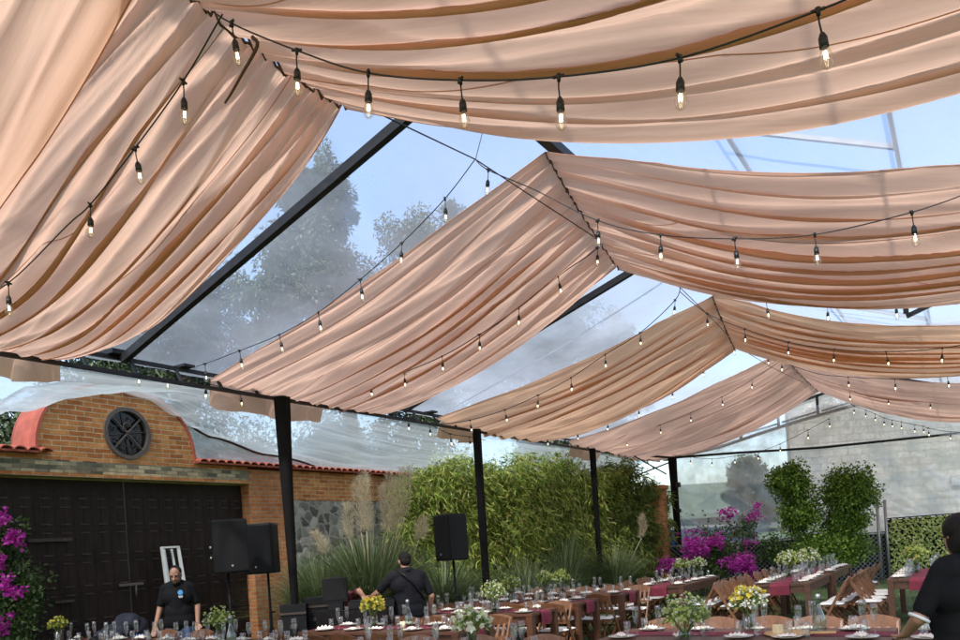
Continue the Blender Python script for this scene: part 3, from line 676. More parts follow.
# round window: ring, cross bars, dark pane
wnd = MB()
for k in range(40):
    t0, t1 = 2 * math.pi * k / 40, 2 * math.pi * (k + 1) / 40
    q = []
    for t in (t0, t1):
        for rr, x in ((0.355, 0.03), (0.415, 0.03), (0.415, -0.06), (0.355, -0.06)): q.append((x, yl(WCY + rr * math.cos(t)), WCZ + rr * math.sin(t)))
    wnd.add(q, [(a, (a + 1) % 4, 4 + (a + 1) % 4, 4 + a) for a in range(4)])
win = wnd.obj('round_window', 'iron', gw)
b = MB()
for a in (math.radians(45), math.radians(135)):
    d = Vector((0, math.cos(a), math.sin(a)))
    b.bar(Vector((0.0, yl(WCY), WCZ)) - d * 0.37, Vector((0.0, yl(WCY), WCZ)) + d * 0.37, 0.028, 0.02)
b.tube([(0.0, yl(WCY) + 0.07 * math.cos(t / 12 * 6.283), WCZ + 0.1 + 0.07 * math.sin(t / 12 * 6.283)) for t in range(13)], 0.012, 5)
b.obj('cross_bar', 'iron', win)
b = MB()
for a0 in (0, 90, 180, 270):
    a0 = math.radians(a0 + 8)
    for sg in (-1, 1):
        b.tube([(-0.01, yl(WCY) + (0.20 * math.cos(a0) + 0.09 * sg * math.cos(a0 + 1.57)) + .055 * (1 - q / 14) * math.cos(q * .55 * sg + a0), WCZ + (0.20 * math.sin(a0) + 0.09 * sg * math.sin(a0 + 1.57)) + .055 * (1 - q / 14) * math.sin(q * .55 * sg + a0)) for q in range(13)], .008, 5)
    b.tube([(-0.01, yl(WCY) + r_ * math.cos(a0), WCZ + r_ * math.sin(a0)) for r_ in (.06, .2, .35)], .008, 5)
b.obj('scroll_grille', 'iron', win)
b = MB(); b.add([(-0.05, yl(WCY), WCZ)] + [(-0.05, yl(WCY + 0.36 * math.cos(t * 0.2094)), WCZ + 0.36 * math.sin(t * 0.2094)) for t in range(30)], [(0, i + 1, (i + 1) % 30 + 1) for i in range(30)])
b.obj('pane', 'dark_pane', win)
def tilecap(y0, y1, z):
    b = MB(); y = y0; k = 0
    while y < y1:
        w = 0.17
        for (xx, zz, tl) in ((0.10, z, 0.42),):
            vs = []
            for e, px in enumerate((0.16, -0.5)):
                for j in range(7):
                    t = math.pi * j / 6; r = 0.085 if e else 0.095
                    vs.append((px, yl(y + w / 2) + r * math.cos(t), zz + 0.02 + (0.10 if e else 0) + 0.062 * math.sin(t) + 0.006 * nz(y * 9)))
                for j in range(7):
                    t = math.pi * j / 6; r = (0.085 if e else 0.095) - 0.016
                    vs.append((px, yl(y + w / 2) + r * math.cos(t), zz + 0.02 + (0.10 if e else 0) + 0.046 * math.sin(t) + 0.006 * nz(y * 9)))
            fs = [(j, j + 1, 14 + j + 1, 14 + j) for j in range(6)] + [(7 + j + 1, 7 + j, 21 + j, 21 + j + 1) for j in range(6)] + [(j + 1, j, 7 + j, 7 + j + 1) for j in range(6)]
            b.add(vs, fs, False)
        y += w + 0.02; k += 1
    b.box((-0.17, yl((y0 + y1) / 2), z + 0.015), (0.62, y1 - y0, 0.025))
    return b
tilecap(3.5, 6.56, 3.44).obj('tile_cap', 'rtile', gw)
tilecap(9.31, 11.42, 3.44).obj('tile_cap', 'rtile', gw)
# the wall that goes on beyond the gate: brick band over rubble stone
sw = thing('stone_wall', 'garden wall of grey rubble stone under a brick band and red tiles', 'wall', T(WX, 16.2), ROT)
Y0 = 16.2
b = MB(); b.box((-0.2, yl(15.9), 1.42), (0.36, 8.94, 2.84)); b.obj('rubble_base', 'stone', sw)
b = MB(); b.box((-0.2, yl(15.9), 3.13), (0.38, 8.94, 0.58)); b.obj('brick_band', 'brick', sw)
tilecap(11.44, 20.36, 3.44).obj('tile_cap', 'rtile', sw)
# the metal gate
Y0 = 8.0
mg = thing('metal_gate', 'tall dark brown panelled metal gate under the slate band', 'gate', T(WX, 8.0), ROT)
def leaf_panel(y0, y1):
    b = MB(); b.box((-0.22, yl((y0 + y1) / 2), 1.555), (0.05, y1 - y0, 3.105))
    for z in (0.35, 0.9, 1.42, 1.9, 2.36, 2.9): b.box((-0.195, yl((y0 + y1) / 2), z), (0.02, y1 - y0, 0.045))
    y = y0 + 0.03
    while y < y1:
        b.box((-0.195, yl(y), 1.5), (0.012, 0.02, 2.9)); y += 0.15
    return b
def leaf_studs(y0, y1):
    b = MB()
    for z in (0.42, 0.97, 1.49, 1.97, 2.43, 2.82):
        y = y0 + 0.18
        while y < y1 - 0.1:
            b.box((-0.182, yl(y), z), (0.012, 0.15, 0.02)); b.box((-0.182, yl(y), z - 0.13), (0.012, 0.15, 0.018)); y += 0.30
    return b
for y0, y1 in ((5.05, 8.03), (8.06, 10.48)):
    lf = leaf_panel(y0, y1).obj('gate_leaf', 'gate', mg); leaf_studs(y0, y1).obj('trim', 'gate_trim', lf)
b = MB(); b.box((-0.13, yl(8.02), 1.45), (0.04, 0.42, 0.04)); b.cyl((-0.13, yl(8.1), 1.45), (-0.13, yl(8.1), 1.25), 0.015)
b.obj('latch', 'iron', mg)
MB().box((-0.15, yl(6.75), 2.20), (0.06, 0.65, 0.05)).obj('drop_bar', 'gate_trim', mg); MB().box((-0.15, yl(6.9), 1.28), (0.06, 0.3, 0.035)).obj('handle', 'gate_trim', mg)
# end pillar of the garden
bp = thing('brick_pillar', 'slim orange brick pillar at the right end of the bamboo hedge', 'pillar', (4.98, 22.0, 0), ROT)
b = MB(); b.box((0, 0, 1.44), (0.36, 0.36, 2.88)); b.obj('shaft', 'brick2', bp)
b = MB(); b.box((0, 0, 2.935), (0.46, 0.46, 0.11)); b.obj('pillar_cap', 'brick2', bp)

# ------------------------------------------------------------------ far end: fence, block wall, blue panel
FZ = 22.0
fe = thing('chain_link_fence', 'chain link fence backed with black shade cloth along the far lawn edge', 'fence', (8.15, FZ, 0)); fe.scale = (1.08, 1, 1)
b = MB(); b.box((0, 0.06, 0.64), (5.7, 0.012, 1.24)); b.obj('shade_cloth', 'shade', fe)
b = MB()
k = -2.85
while k < 2.85:
    b.bar((k, 0, 0.03), (min(2.85, k + 1.25), 0, 0.03 + min(1.25, 2.85 - k)), 0.011); b.bar((k, 0.014, 1.28), (min(2.85, k + 1.25), 0.014, 1.28 - min(1.25, 2.85 - k)), 0.011); k += 0.125
b.obj('mesh', 'wire', fe)
for x in (-2.85, -1.0, 0.9, 2.62): MB().cyl((x, 0.03, 0), (x, 0.03, 1.34 if x < 2 else 2.2), 0.038).obj('fence_post', 'galv', fe)
b = MB(); b.cyl((-2.85, 0.03, 1.3), (2.85, 0.03, 1.3), 0.022); b.obj('top_rail', 'galv', fe)
ls = thing('leaf_screen', 'pale green artificial leaf lattice screen behind the right table', 'screen', (13.55, FZ - 0.1, 0))
b = MB()
x = -2.35
while x < 2.4:
    b.bar((x, 0, 0.0), (min(2.4, x + 1.62), 0, min(1.62, 2.4 - x)), 0.02, 0.014); b.bar((x, 0.016, 1.62), (min(2.4, x + 1.62), 0.016, 1.62 - min(1.62, 2.4 - x)), 0.02, 0.014); x += 0.17
b.obj('lattice', 'shade', ls)
b = MB(); b.box((0, 0.09, 0.81), (4.75, 0.02, 1.62)); b.obj('backing_cloth', 'shade', ls)
b = MB()
for i in range(29):
    for j in range(20):
        cx, cz = -2.33 + i * 0.1625 + (j % 2) * 0.081, 0.05 + j * 0.081
        for q in range(8):
            d = (rdir() + Vector((0, -0.4, 0))).normalized()
            b.leaf(Vector((cx + rnd.uniform(-.03, .03), -0.02, cz + rnd.uniform(-.03, .03))), d, Vector((0, -1, 0.3)), rnd.uniform(.06, .10), rnd.uniform(.045, .065))
b.obj('leaves', 'lattice_leaf', ls)
b = MB(); b.cyl((-2.42, 0, 0), (-2.42, 0, 2.18), 0.04); b.obj('screen_post', 'galv', ls)
b = MB(); b.bar((-2.4, -0.01, 1.66), (2.4, -0.01, 1.70), 0.03)
for i in range(26): b.box((-2.3 + i * 0.18, -0.01, 1.60 + 0.0), (0.09, 0.02, 0.09), Matrix.Rotation(0.785, 3, 'Y'))
b.obj('screen_rail', 'shade', ls)
bw = thing('block_wall', 'tall plain grey concrete block wall behind the plastic at the right', 'wall', (23.6, 28.6, 0))
b = MB(); b.box((0, .15, 4.2), (24.6, .3, 8.4)); b.obj('masonry', 'block', bw)
b = MB(); b.box((-5.0, -0.05, 2.9), (3.4, 0.12, 0.30), Matrix.Rotation(-0.05, 3, 'Y')); b.obj('wall_duct', 'galv', bw)
b = MB(); b.box((0, .15, 8.45), (24.7, .4, 0.1)); b.obj('coping', 'block', bw)
bl = thing('blue_hoarding', 'blue painted panel fence far behind the corner post', 'fence', (6.9, 25.6, 0))
b = MB()
for i in range(6): b.box((-2.1 + i * 0.72, 0, 0.88), (0.715, 0.05, 1.76))
b.obj('panel', 'blue_wall', bl)
b = MB()
for i in range(7): b.box((-2.46 + i * 0.72, 0.05, 0.9), (0.06, 0.06, 1.8))
b.obj('frame', 'galv', bl)

# ------------------------------------------------------------------ plants
def crown(b, centre, rad, n, L, w, droop=0.2, clumps=14, seed=0, shell=0.55, cr=(.28, .5)):
    R = random.Random(seed); cl = []
    for i in range(clumps):
        v = rdir(R); k = R.uniform(shell, 1.0)
        cl.append((Vector((centre[0] + v.x * rad[0] * k * .8, centre[1] + v.y * rad[1] * k * .8, centre[2] + v.z * rad[2] * k * .8)), R.uniform(*cr)))
    for i in range(n):
        c, k = cl[R.randrange(clumps)]
        v = rdir(R) * (R.random() ** 0.4)
        p = c + Vector((v.x * rad[0] * k, v.y * rad[1] * k, v.z * rad[2] * k))
        d = (rdir(R) + v * 0.8 + Vector((0, 0, -droop))).normalized()
        b.leaf(p, d, (rdir(R) + Vector((0, 0, 0.8))).normalized(), L * R.uniform(.6, 1.3), w * R.uniform(.7, 1.3))
def tree(name, label, loc, h, tr, crowns, n, L, w, seed, group=None, mat='treeleaf'):
    R = random.Random(seed); t = thing(name, label, 'tree', loc, R.uniform(0, 6), group)
    b = MB(); pts = [(0, 0, 0)]; x = y = 0
    for i in range(1, 7): x += R.uniform(-.02, .02) * h; y += R.uniform(-.02, .02) * h; pts.append((x, y, h * 0.8 * i / 6))
    b.tube(pts, tr, 9, tr * 0.3)
    for c, r in crowns:
        b.tube([pts[2 + R.randrange(3)], (c[0] * .5, c[1] * .5, c[2] * .8), c], tr * 0.4, 6, tr * 0.1)
    b.obj('trunk', 'bark', t)
    b = MB()
    for i, (c, r) in enumerate(crowns): crown(b, c, r, n, L, w, 0.5, 46, seed * 31 + i, .25, (.10, .34))
    b.obj('crown', mat, t)
    return t
# tall trees beyond the brick wall, seen blurred through the roof sheet
tree('tall_tree', 'tall airy tree beyond the wall, seen through the clear roof above the gate', (-9.0, 24.5, 0), 14, 0.3,
     [((0, 0, 8.5), (3.0, 2.0, 3.6)), ((-2.4, .6, 7.0), (2.8, 1.8, 3.0)), ((2.4, -.4, 9.0), (2.6, 2, 3.4)), ((.6, 0, 11.5), (1.8, 1.5, 2.4))], 15000, 0.17, 0.06, 3)
tree('tall_tree', 'tall airy tree right of the first rafter, topmost through the roof', (-4.2, 25.5, 0), 16, 0.3,
     [((0, 0, 10.2), (2.2, 2.0, 2.6)), ((2.4, 0, 8.6), (2.2, 1.8, 2.6)), ((-2.2, .4, 9.6), (2.4, 2.0, 2.8)), ((.5, 0, 13.2), (1.1, 1.1, 1.8)), ((-1.2, 0, 12.2), (1.2, 1.1, 1.5)), ((3.4, 0, 10.3), (1.0, 1, 1.2))], 15000, 0.17, 0.06, 8)
tree('tall_tree', 'lower round tree beyond the wall, seen through the roof above the second post', (-1.6, 27, 0), 12, 0.3,
     [((-.6, 0, 11.6), (2.2, 1.8, 2.4)), ((1.8, 0, 9.6), (2.4, 1.8, 2.4)), ((-2.6, .6, 9.6), (2.6, 1.8, 2.8)), ((0, 0, 7), (3, 1.8, 2.6))], 15000, 0.17, 0.06, 9)
tree('tall_tree', 'wide tree added beyond the hedge to grey the roof between second and third drapes', (4.2, 33, 0), 14, 0.3,  # added to grey this roof pane, where a building more likely stands
     [((0, 0, 10.4), (3.4, 2.2, 3.4)), ((3.2, 0, 9.2), (3.0, 2.0, 3.2)), ((-3.2, .6, 9.4), (3.2, 2.0, 3.2)), ((-1, 0, 6), (4, 2, 2.4)), ((6.2, 0, 8.2), (2.4, 1.8, 2.6))], 11000, 0.2, 0.07, 19)
tree('spreading_tree', 'broad low tree behind the stone wall, behind the bamboo and its plastic', (-4.5, 25, 0), 6, 0.28,
     [((0, 0, 4.4), (2.6, 1.6, 2.2)), ((-3.2, 0, 4.2), (2.6, 1.6, 2.4)), ((3.2, .3, 4.4), (2.6, 1.6, 2.2))], 11000, 0.18, 0.07, 5)
tree('spreading_tree', 'broad low tree far behind the middle of the bamboo hedge', (3.2, 29, 0), 6.5, 0.28,
     [((0, 0, 4.6), (3, 2, 2.2)), ((-3.4, 0, 4.4), (2.8, 1.8, 2.3)), ((3.0, .3, 4.0), (2.6, 1.8, 1.8))], 11000, 0.18, 0.07, 6)
tree('dark_tree', 'dark dense tree behind the red tiles left of the arch', (-10.6, 16.8, 0), 6, 0.18,
     [((0, 0, 3.6), (2.2, 1.4, 2.0)), ((1.6, 0, 3.9), (1.8, 1.3, 1.8)), ((-1.6, 0, 4.2), (1.8, 1.3, 1.8)), ((0, 0, 1.6), (2.6, 1.2, 1.4))], 7000, 0.16, 0.07, 12)
tree('dark_tree', 'dark dense tree behind the wall between the arch and the first post', (-6.8, 20.0, 0), 6, 0.18,
     [((0, 0, 3.4), (2.2, 1.4, 1.9)), ((1.8, 0, 3.3), (1.8, 1.3, 1.6)), ((-1.6, 0, 3.7), (1.8, 1.3, 1.8)), ((0, 0, 1.5), (2.6, 1.2, 1.4))], 7000, 0.16, 0.07, 13, mat='treeleaf')
tree('grey_tree', 'hazy grey green tree behind the far plastic curtain, left of the block wall', (9.0, 26.4, 0), 4.6, 0.12,
     [((0, 0, 2.9), (1.3, .9, 1.1)), ((1.2, 0, 2.5), (1.1, .8, .9)), ((-.2, 0, 3.5), (.9, .7, .7))], 4000, 0.14, 0.07, 14)
# bamboo hedge: one clump beside the other
HA_, HB_ = Vector((-1.3, 17.8, 0)), Vector((4.85, 22.5, 0))
def bamboo(i, u, hgt, wid, label, mat):
    R = random.Random(40 + i); p = HA_.lerp(HB_, u); p.y += R.uniform(-.25, .25)
    t = thing('bamboo', label, 'bamboo', p, 0.65, 'bamboo clumps of the hedge')
    b = MB()
    for k in range(12):
        x, y = R.uniform(-wid, wid) * .8, R.uniform(-.4, .4); b.tube([(x, y, 0), (x + R.uniform(-.1, .1), y + R.uniform(-.1, .1), hgt * .5), (x + R.uniform(-.3, .3), y + R.uniform(-.3, .1), hgt * R.uniform(.8, 1.0))], 0.016, 5, 0.006)
    b.obj('cane', 'cane', t)
    b = MB()
    for k in range(430):
        x = R.uniform(-wid, wid) * (0.95 + .2 * R.random()); z = hgt * (0.05 + (0.96 + .05 * math.sin(x * 5 + i * 2)) * R.random() ** 0.8); y = R.uniform(-.5, .35)
        y -= 0.15 * math.sin(3 * x + i) ; z -= 0.25 * abs(x / wid) ** 2 * R.random()
        base = Vector((x, y, z)); out = Vector((R.uniform(-.6, .6), R.uniform(-1.0, .3), R.uniform(-.2, .6)))
        sp = R.uniform(.10, .22)
        for q in range(R.randrange(14, 26)):
            o = rdir(R) * sp; d = (out + rdir(R) * 0.8 + Vector((0, 0, -0.75))).normalized()
            b.leaf(base + o, d, (rdir(R) + Vector((0, -.6, .6))).normalized(), R.uniform(.13, .26), R.uniform(.024, .040))
    for k in range(14):                     # shoots that stand above the rest
        x = R.uniform(-wid, wid); base = Vector((x, R.uniform(-.3, .3), hgt * R.uniform(.95, 1.08)))
        for q in range(14): b.leaf(base + Vector((R.uniform(-.07, .07), 0, R.uniform(-.2, .16))), (Vector((R.uniform(-.7, .7), R.uniform(-.5, .5), R.uniform(-.4, .9)))).normalized(), rdir(R), R.uniform(.1, .18), .022)
    b.obj('foliage', mat, t)
BL = ['pale bamboo clump at the left end of the hedge, behind the pampas plumes', 'bamboo clump right above the small right speaker', 'dense bamboo clump just left of the second wrapped post',
      'yellowish bamboo clump just right of the second wrapped post', 'tall bamboo clump midway between the second and third posts', 'bamboo clump left of the third wrapped post',
      'bamboo clump behind the third wrapped post', 'dark drooping bamboo clump right of the third post', 'darkest bamboo clump hanging over the brick pillar']
for i in range(9):
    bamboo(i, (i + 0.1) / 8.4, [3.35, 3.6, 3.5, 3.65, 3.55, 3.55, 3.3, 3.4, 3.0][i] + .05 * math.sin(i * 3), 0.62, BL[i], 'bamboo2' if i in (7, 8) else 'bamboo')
def pampas(label, loc, h, n, spread, plumes, seed):
    R = random.Random(seed); t = thing('pampas_grass', label, 'pampas grass', loc, R.uniform(0, 6), 'pampas grass tufts along the wall')
    b = MB()
    for i in range(n):
        a = R.uniform(0, 6.283); r = R.uniform(0, .25); L = h * R.uniform(.7, 1.25); out = spread * R.uniform(.2, 1.1)
        x0, y0 = r * math.cos(a), r * math.sin(a); dx, dy = math.cos(a + R.uniform(-.4, .4)), math.sin(a + R.uniform(-.4, .4)); w = R.uniform(.008, .016)
        sx, sy = -dy * w, dx * w; vs = []; m = 7
        for k in range(m + 1):
            u = k / m; px = x0 + dx * out * u ** 1.6; py = y0 + dy * out * u ** 1.6; pz = L * (u - 0.42 * u ** 3 * out / max(.3, spread))
            ww = (1 - u) ** .6 + .05; vs += [(px - sx * ww, py - sy * ww, pz), (px + sx * ww, py + sy * ww, pz)]
        b.add(vs, [(2 * k, 2 * k + 1, 2 * k + 3, 2 * k + 2) for k in range(m)])
    b.obj('blades', 'pampas', t)
    for (dx, dy, ph, pl) in plumes:
        b = MB(); top = Vector((dx * 1.15, dy, ph)); b.tube([(dx * .25, dy * .3, 0), (dx * .6, dy * .7, ph * .5), (dx, dy, ph - pl)], .008, 5)
        c = math.cos(-t.rotation_euler.z)
        for k in range(700):
            u = R.random(); p = Vector((dx, dy, ph - pl)).lerp(top, u) + Vector((0, 0, 0)); rr = .062 * math.sin(math.pi * min(1, u * .85 + .1)) ** .8; p.x += .05 * math.sin(u * 5 + ph * 9) * u; p.y += .04 * math.sin(u * 4 + ph * 5) * u
            v = rdir(R); p += Vector((v.x * rr, v.y * rr, 0))
            b.leaf(p, Vector((v.x * .55, v.y * .55, 1.0 - 1.1 * R.random() ** 2)).normalized(), rdir(R), R.uniform(.07, .17), .0045)
        b.obj('plume', 'plume', t)
    return t
pg = pampas('big pampas grass with tall cream plumes in front of the stone wall', (-1.95, 13.9, 0), 2.0, 3000, 1.75,
       [(-.30, 0, 2.55, .6), (-.10, .05, 3.0, .95), (.0, 0, 3.08, 1.0), (.07, -.1, 2.95, .9), (.38, 0, 3.05, 1.0), (.47, .1, 2.92, .9), (.56, -.05, 3.1, 1.0), (.68, .0, 3.12, .85), (.33, -.1, 2.8, .8), (.9, 0, 2.2, .35), (-.75, 0, 2.1, .4)], 3)
pg.rotation_euler = (0, 0, 0)
pampas('plumeless pampas tuft left of the big plumes, beside the nearest wrapped post', (-2.75, 13.75, 0), 1.75, 1700, 1.4, [], 15)
pampas('plumeless pampas tuft left of the second wrapped post, behind the small speaker', (-.75, 16.0, 0), 1.5, 900, 1.5, [], 5)
pampas('plumeless pampas tuft just right of the second wrapped post', (.85, 16.6, 0), 1.35, 900, 1.5, [], 6)
pampas('pampas tuft left of the third wrapped post at the foot of the bamboo', (2.0, 19.3, 0), 1.8, 800, 1.4, [], 7)
p_ = pampas('pampas tuft with one bent plume right of the third wrapped post', (3.35, 20.3, 0), 1.5, 700, 1.4, [(.75, 0, 2.15, .55)], 8); p_.rotation_euler = (0, 0, 0)
# ficus shaped into two joined columns
fi = thing('ficus_shrub', 'green leafy shrub clipped into two joined columns before the fence', 'shrub', (8.82, 20.5, 0)); fi.scale = (1.1, 1.1, 1.07)
b = MB()
for x0, x1, h in ((-.55, -.75, 3.0), (.35, .55, 2.7), (-.1, .1, 1.2)): b.tube([(0, 0, 0), (x0, 0, h * .35), (x1, 0, h)], .05, 7, .02)
b.obj('trunk', 'bark', fi)
b = MB()
crown(b, (-.70, 0, 2.60), (.60, .55, .55), 6000, .075, .045, .1, 40, 1, .3); crown(b, (-.56, 0, 1.8), (.52, .5, .75), 5500, .075, .045, .1, 40, 2, .3)
crown(b, (.62, 0, 2.30), (.80, .6, .66), 9500, .075, .045, .1, 50, 3, .3); crown(b, (.55, 0, 1.5), (.55, .5, .6), 5500, .075, .045, .1, 40, 4, .3)
crown(b, (.05, -.1, .95), (1.15, .6, .55), 8000, .075, .045, .1, 50, 5, .3)
b.obj('crown', 'ficus', fi)
def bougain(label, loc, lobes, stems, seed, flowers):
    R = random.Random(seed); t = thing('bougainvillea', label, 'bougainvillea', loc)
    b = MB()
    for s in stems: b.tube([(0, 0, 0), (s[0] * .5, s[1], s[2] * .55), s], .022, 5, .006)
    b.obj('stem', 'bark', t)
    b = MB()
    for i, (c, r, n) in enumerate(lobes): crown(b, c, r, n, .075, .045, .1, 18, seed * 7 + i, .3)
    b.obj('foliage', 'boug_leaf', t)
    b = MB()
    for i, (c, r, n) in enumerate(flowers): crown(b, c, r, n, .055, .05, 0, 14, seed * 17 + i, .4)
    b.obj('flowers', 'boug_flower', t)
    return t
bm_ = bougain('magenta bougainvillea in full flower before the far fence', (5.65, 20.5, 0),
        [((-.2, 0, .55), (.9, .5, .5), 2200), ((.6, 0, 1.0), (.8, .5, .6), 1700), ((1.0, 0, 1.6), (.5, .4, .4), 600), ((.2, .1, 1.4), (.6, .4, .4), 500), ((1.7, .1, 1.0), (.5, .4, .6), 700)],
        [(-.9, 0, 1.0), (.2, 0, 1.9), (1.2, 0, 2.2), (.9, 0, 1.7), (-.4, .1, 2.0), (1.7, 0, 1.5), (-.7, .1, 1.75)], 4,
        [((-.2, -.3, 1.18), (.5, .3, .32), 900), ((.25, -.3, 1.3), (.3, .3, .25), 380), ((.72, -.35, .78), (.46, .3, .28), 900), ((1.05, -.3, .55), (.28, .3, .22), 340), ((-.85, -.2, .82), (.36, .3, .28), 480),
         ((.66, -.1, 1.98), (.3, .2, .17), 230), ((1.25, -.1, 1.85), (.26, .2, .2), 170), ((1.1, -.1, 1.3), (.25, .2, .2), 110), ((1.35, -.1, 2.1), (.18, .2, .12), 80), ((-.1, 0, 1.6), (.4, .2, .12), 60)])
bm_.scale = (1.1, 1.1, 1.05)
bougain('purple bougainvillea before the gate at the left edge of the picture', (-6.45, 10.9, 0),
        [((-.05, 0, 2.1), (.42, .4, .55), 1300), ((.1, 0, 1.35), (.5, .4, .6), 1500), ((.0, 0, .7), (.5, .4, .6), 1000), ((.35, -.1, 1.5), (.15, .2, .5), 300)],
        [(0, 0, 2.3), (.3, 0, 1.8), (-.3, 0, 1.9)], 9,
        [((.32, -.3, 2.2), (.17, .15, .15), 150), ((.10, -.3, 2.5), (.15, .15, .16), 140), ((.10, -.3, 1.9), (.1, .15, .12), 90), ((.15, -.35, 1.62), (.15, .15, .18), 150), ((.3, -.35, 1.5), (.14, .15, .1), 100), ((.05, -.35, 1.05), (.14, .15, .18), 130), ((.2, -.3, 1.2), (.05, .1, .05), 20)])
tw = thing('climbing_vine', 'sparse dark twigs reaching out above the blue panel beside the corner post', 'vine', (5.7, 22.9, 0))
b = MB()
for k in range(7): b.tube([(.1 * k, 0, 0), (.25 + .12 * k, 0, 1.3), (.2 + .22 * k, 0, 1.6 + .12 * math.sin(k * 2))], .012, 4, .005)
b.obj('stem', 'bark', tw)
b = MB()
for k in range(60): b.leaf(Vector((rnd.uniform(.2, 1.7), 0, rnd.uniform(1.35, 2.25))), rdir(), rdir(), .10, .06)
b.obj('leaves', 'boug_leaf', tw)

# ------------------------------------------------------------------ tables, chairs, table ware
TBL = []                                   # (across0, across1, along0, along1, long axis, name used in labels)
def table(label, x0, x1, y0, y1, runner_label):
    w, l = x1 - x0, y1 - y0; cx, cy_ = (x0 + x1) / 2, (y0 + y1) / 2
    t = thing('banquet_table', label, 'table', T(cx, cy_), ROT, 'brown wooden banquet tables')
    b = MB(); ax = w > l; n = 6
    if ax:
        for i in range(n): b.box((0, -l / 2 + (i + .5) * l / n, .742), (w - .002 * i, l / n - .004, .036))
    else:
        for i in range(n): b.box((-w / 2 + (i + .5) * w / n, 0, .742), (w / n - .004, l - .002 * i, .036))
    b.obj('tabletop', 'wood', t)
    b = MB(); i_ = .05
    for s in (-1, 1):
        b.box((0, s * (l / 2 - i_), .665), (w - 2 * i_ - .1, .028, .115)); b.box((s * (w / 2 - i_), 0, .665), (.028, l - 2 * i_ - .1, .115))
    b.obj('apron', 'wood', t)
    for sx in (-1, 1):
        for sy in (-1, 1): MB().box((sx * (w / 2 - i_), sy * (l / 2 - i_), .361), (.085, .085, .722)).obj('leg', 'wood', t)
    # runner along the middle, hanging over the end
    def run(u, v):
        L = (w if ax else l) + .36; s_ = -L / 2 + L * u; half = (w if ax else l) / 2
        z = .764 + .003 * nz(s_ * 5, v * 4); q = s_
        if abs(s_) > half: z = .764 - (abs(s_) - half); q = math.copysign(half + .012 + .02 * (abs(s_) - half) * math.sin(v * 9), s_)
        p = (v - .5) * (.30 + .02 * nz(s_ * 2, 4.4))
        r = (q, p, z) if ax else (p, q, z)
        return r
    r = grid(run, 90, 10).obj('table_runner', 'runner', None, T(cx, cy_), ROT)
    tag(r, runner_label, 'table runner', 'burgundy table runners')
chair_n = [0]
def chair_proto():
    t = thing('folding_chair', 'x', 'chair', (0, 0, 0), 0, 'wooden folding chairs around the tables')
    mat = 'chairwood'
    for s in (-1, 1):
        b = MB(); b.bar((s * .205, .21, 0), (s * .205, -.235, .86), .024, .042); b.obj('back_post', mat, t)
        b = MB(); b.bar((s * .178, -.27, 0), (s * .178, .13, .43), .022, .038); b.obj('rear_leg', mat, t)
    b = MB()
    for k in range(4): b.box((0, -.16 + .115 * k, .438), (.36, .09, .018))
    b.box((0, .20, .425), (.39, .03, .045)); b.box((0, -.2, .425), (.39, .03, .04)); b.obj('seat', mat, t)
    def cu_(u, v):
        a, c_ = (u - .5) * 2, (v - .5) * 2
        e = max(0, 1 - abs(a) ** 6) ** .5 * max(0, 1 - abs(c_) ** 6) ** .5
        return a, c_, e
    b = MB(); n = 10; vs = []
    for k, sg in ((0, 1), (1, -1)):
        for i in range(n + 1):
            for j in range(n + 1):
                a, c_, e = cu_(i / n, j / n); vs.append((a * .19, .01 + c_ * .19, .470 + sg * .027 * e))
    m = (n + 1) ** 2
    fs = [(i * (n + 1) + j, (i + 1) * (n + 1) + j, (i + 1) * (n + 1) + j + 1, i * (n + 1) + j + 1) for i in range(n) for j in range(n)]
    fs += [tuple(m + q for q in reversed(f)) for f in fs]
    b.add(vs, fs, True); b.obj('cushion', 'cushion', t)
    # arched top rail
    b = MB(); k = 10; vs = []
    for i in range(k + 1):
        u = i / k; x = -.225 + .45 * u; ar = .045 * math.sin(math.pi * u); bow = -.02 * math.sin(math.pi * u)
        for (dy, dz) in ((-.012, -.055), (.012, -.055), (.012, .05 + ar), (-.012, .05 + ar)): vs.append((x, -.232 + bow + dy - .5 * (dz - 0) * .5, .83 + dz))
    fs = [(i * 4 + j, i * 4 + (j + 1) % 4, (i + 1) * 4 + (j + 1) % 4, (i + 1) * 4 + j) for i in range(k) for j in range(4)] + [(3, 2, 1, 0), (k * 4, k * 4 + 1, k * 4 + 2, k * 4 + 3)]
    b.add(vs, fs); b.obj('top_rail', mat, t)
    b = MB(); b.bar((-.2, -.115, .60), (.2, -.115, .60), .02, .05); b.obj('lower_rail', mat, t)
    for x in (-.12, -.04, .04, .12): MB().bar((x, -.12, .60), (x, -.222, .80), .038, .012).obj('slat', mat, t)
    b = MB(); b.bar((-.2, .12, .17), (.2, .12, .17), .018, .03); b.obj('stretcher', mat, t)
    return reg(t)
CP = chair_proto(); CP.scale = (.97, .95, .88); CP_used = [False]
def chair(x, y, face, label, jit=.04):
    a = ROT + face + rnd.uniform(-.08, .08); p = T(x + rnd.uniform(-jit, jit), y + rnd.uniform(-jit, jit))
    if not CP_used[0]:
        CP_used[0] = True; CP.location = p; CP.rotation_euler = (0, 0, a); CP['label'] = label
    else: dup(CP, p, a, label)
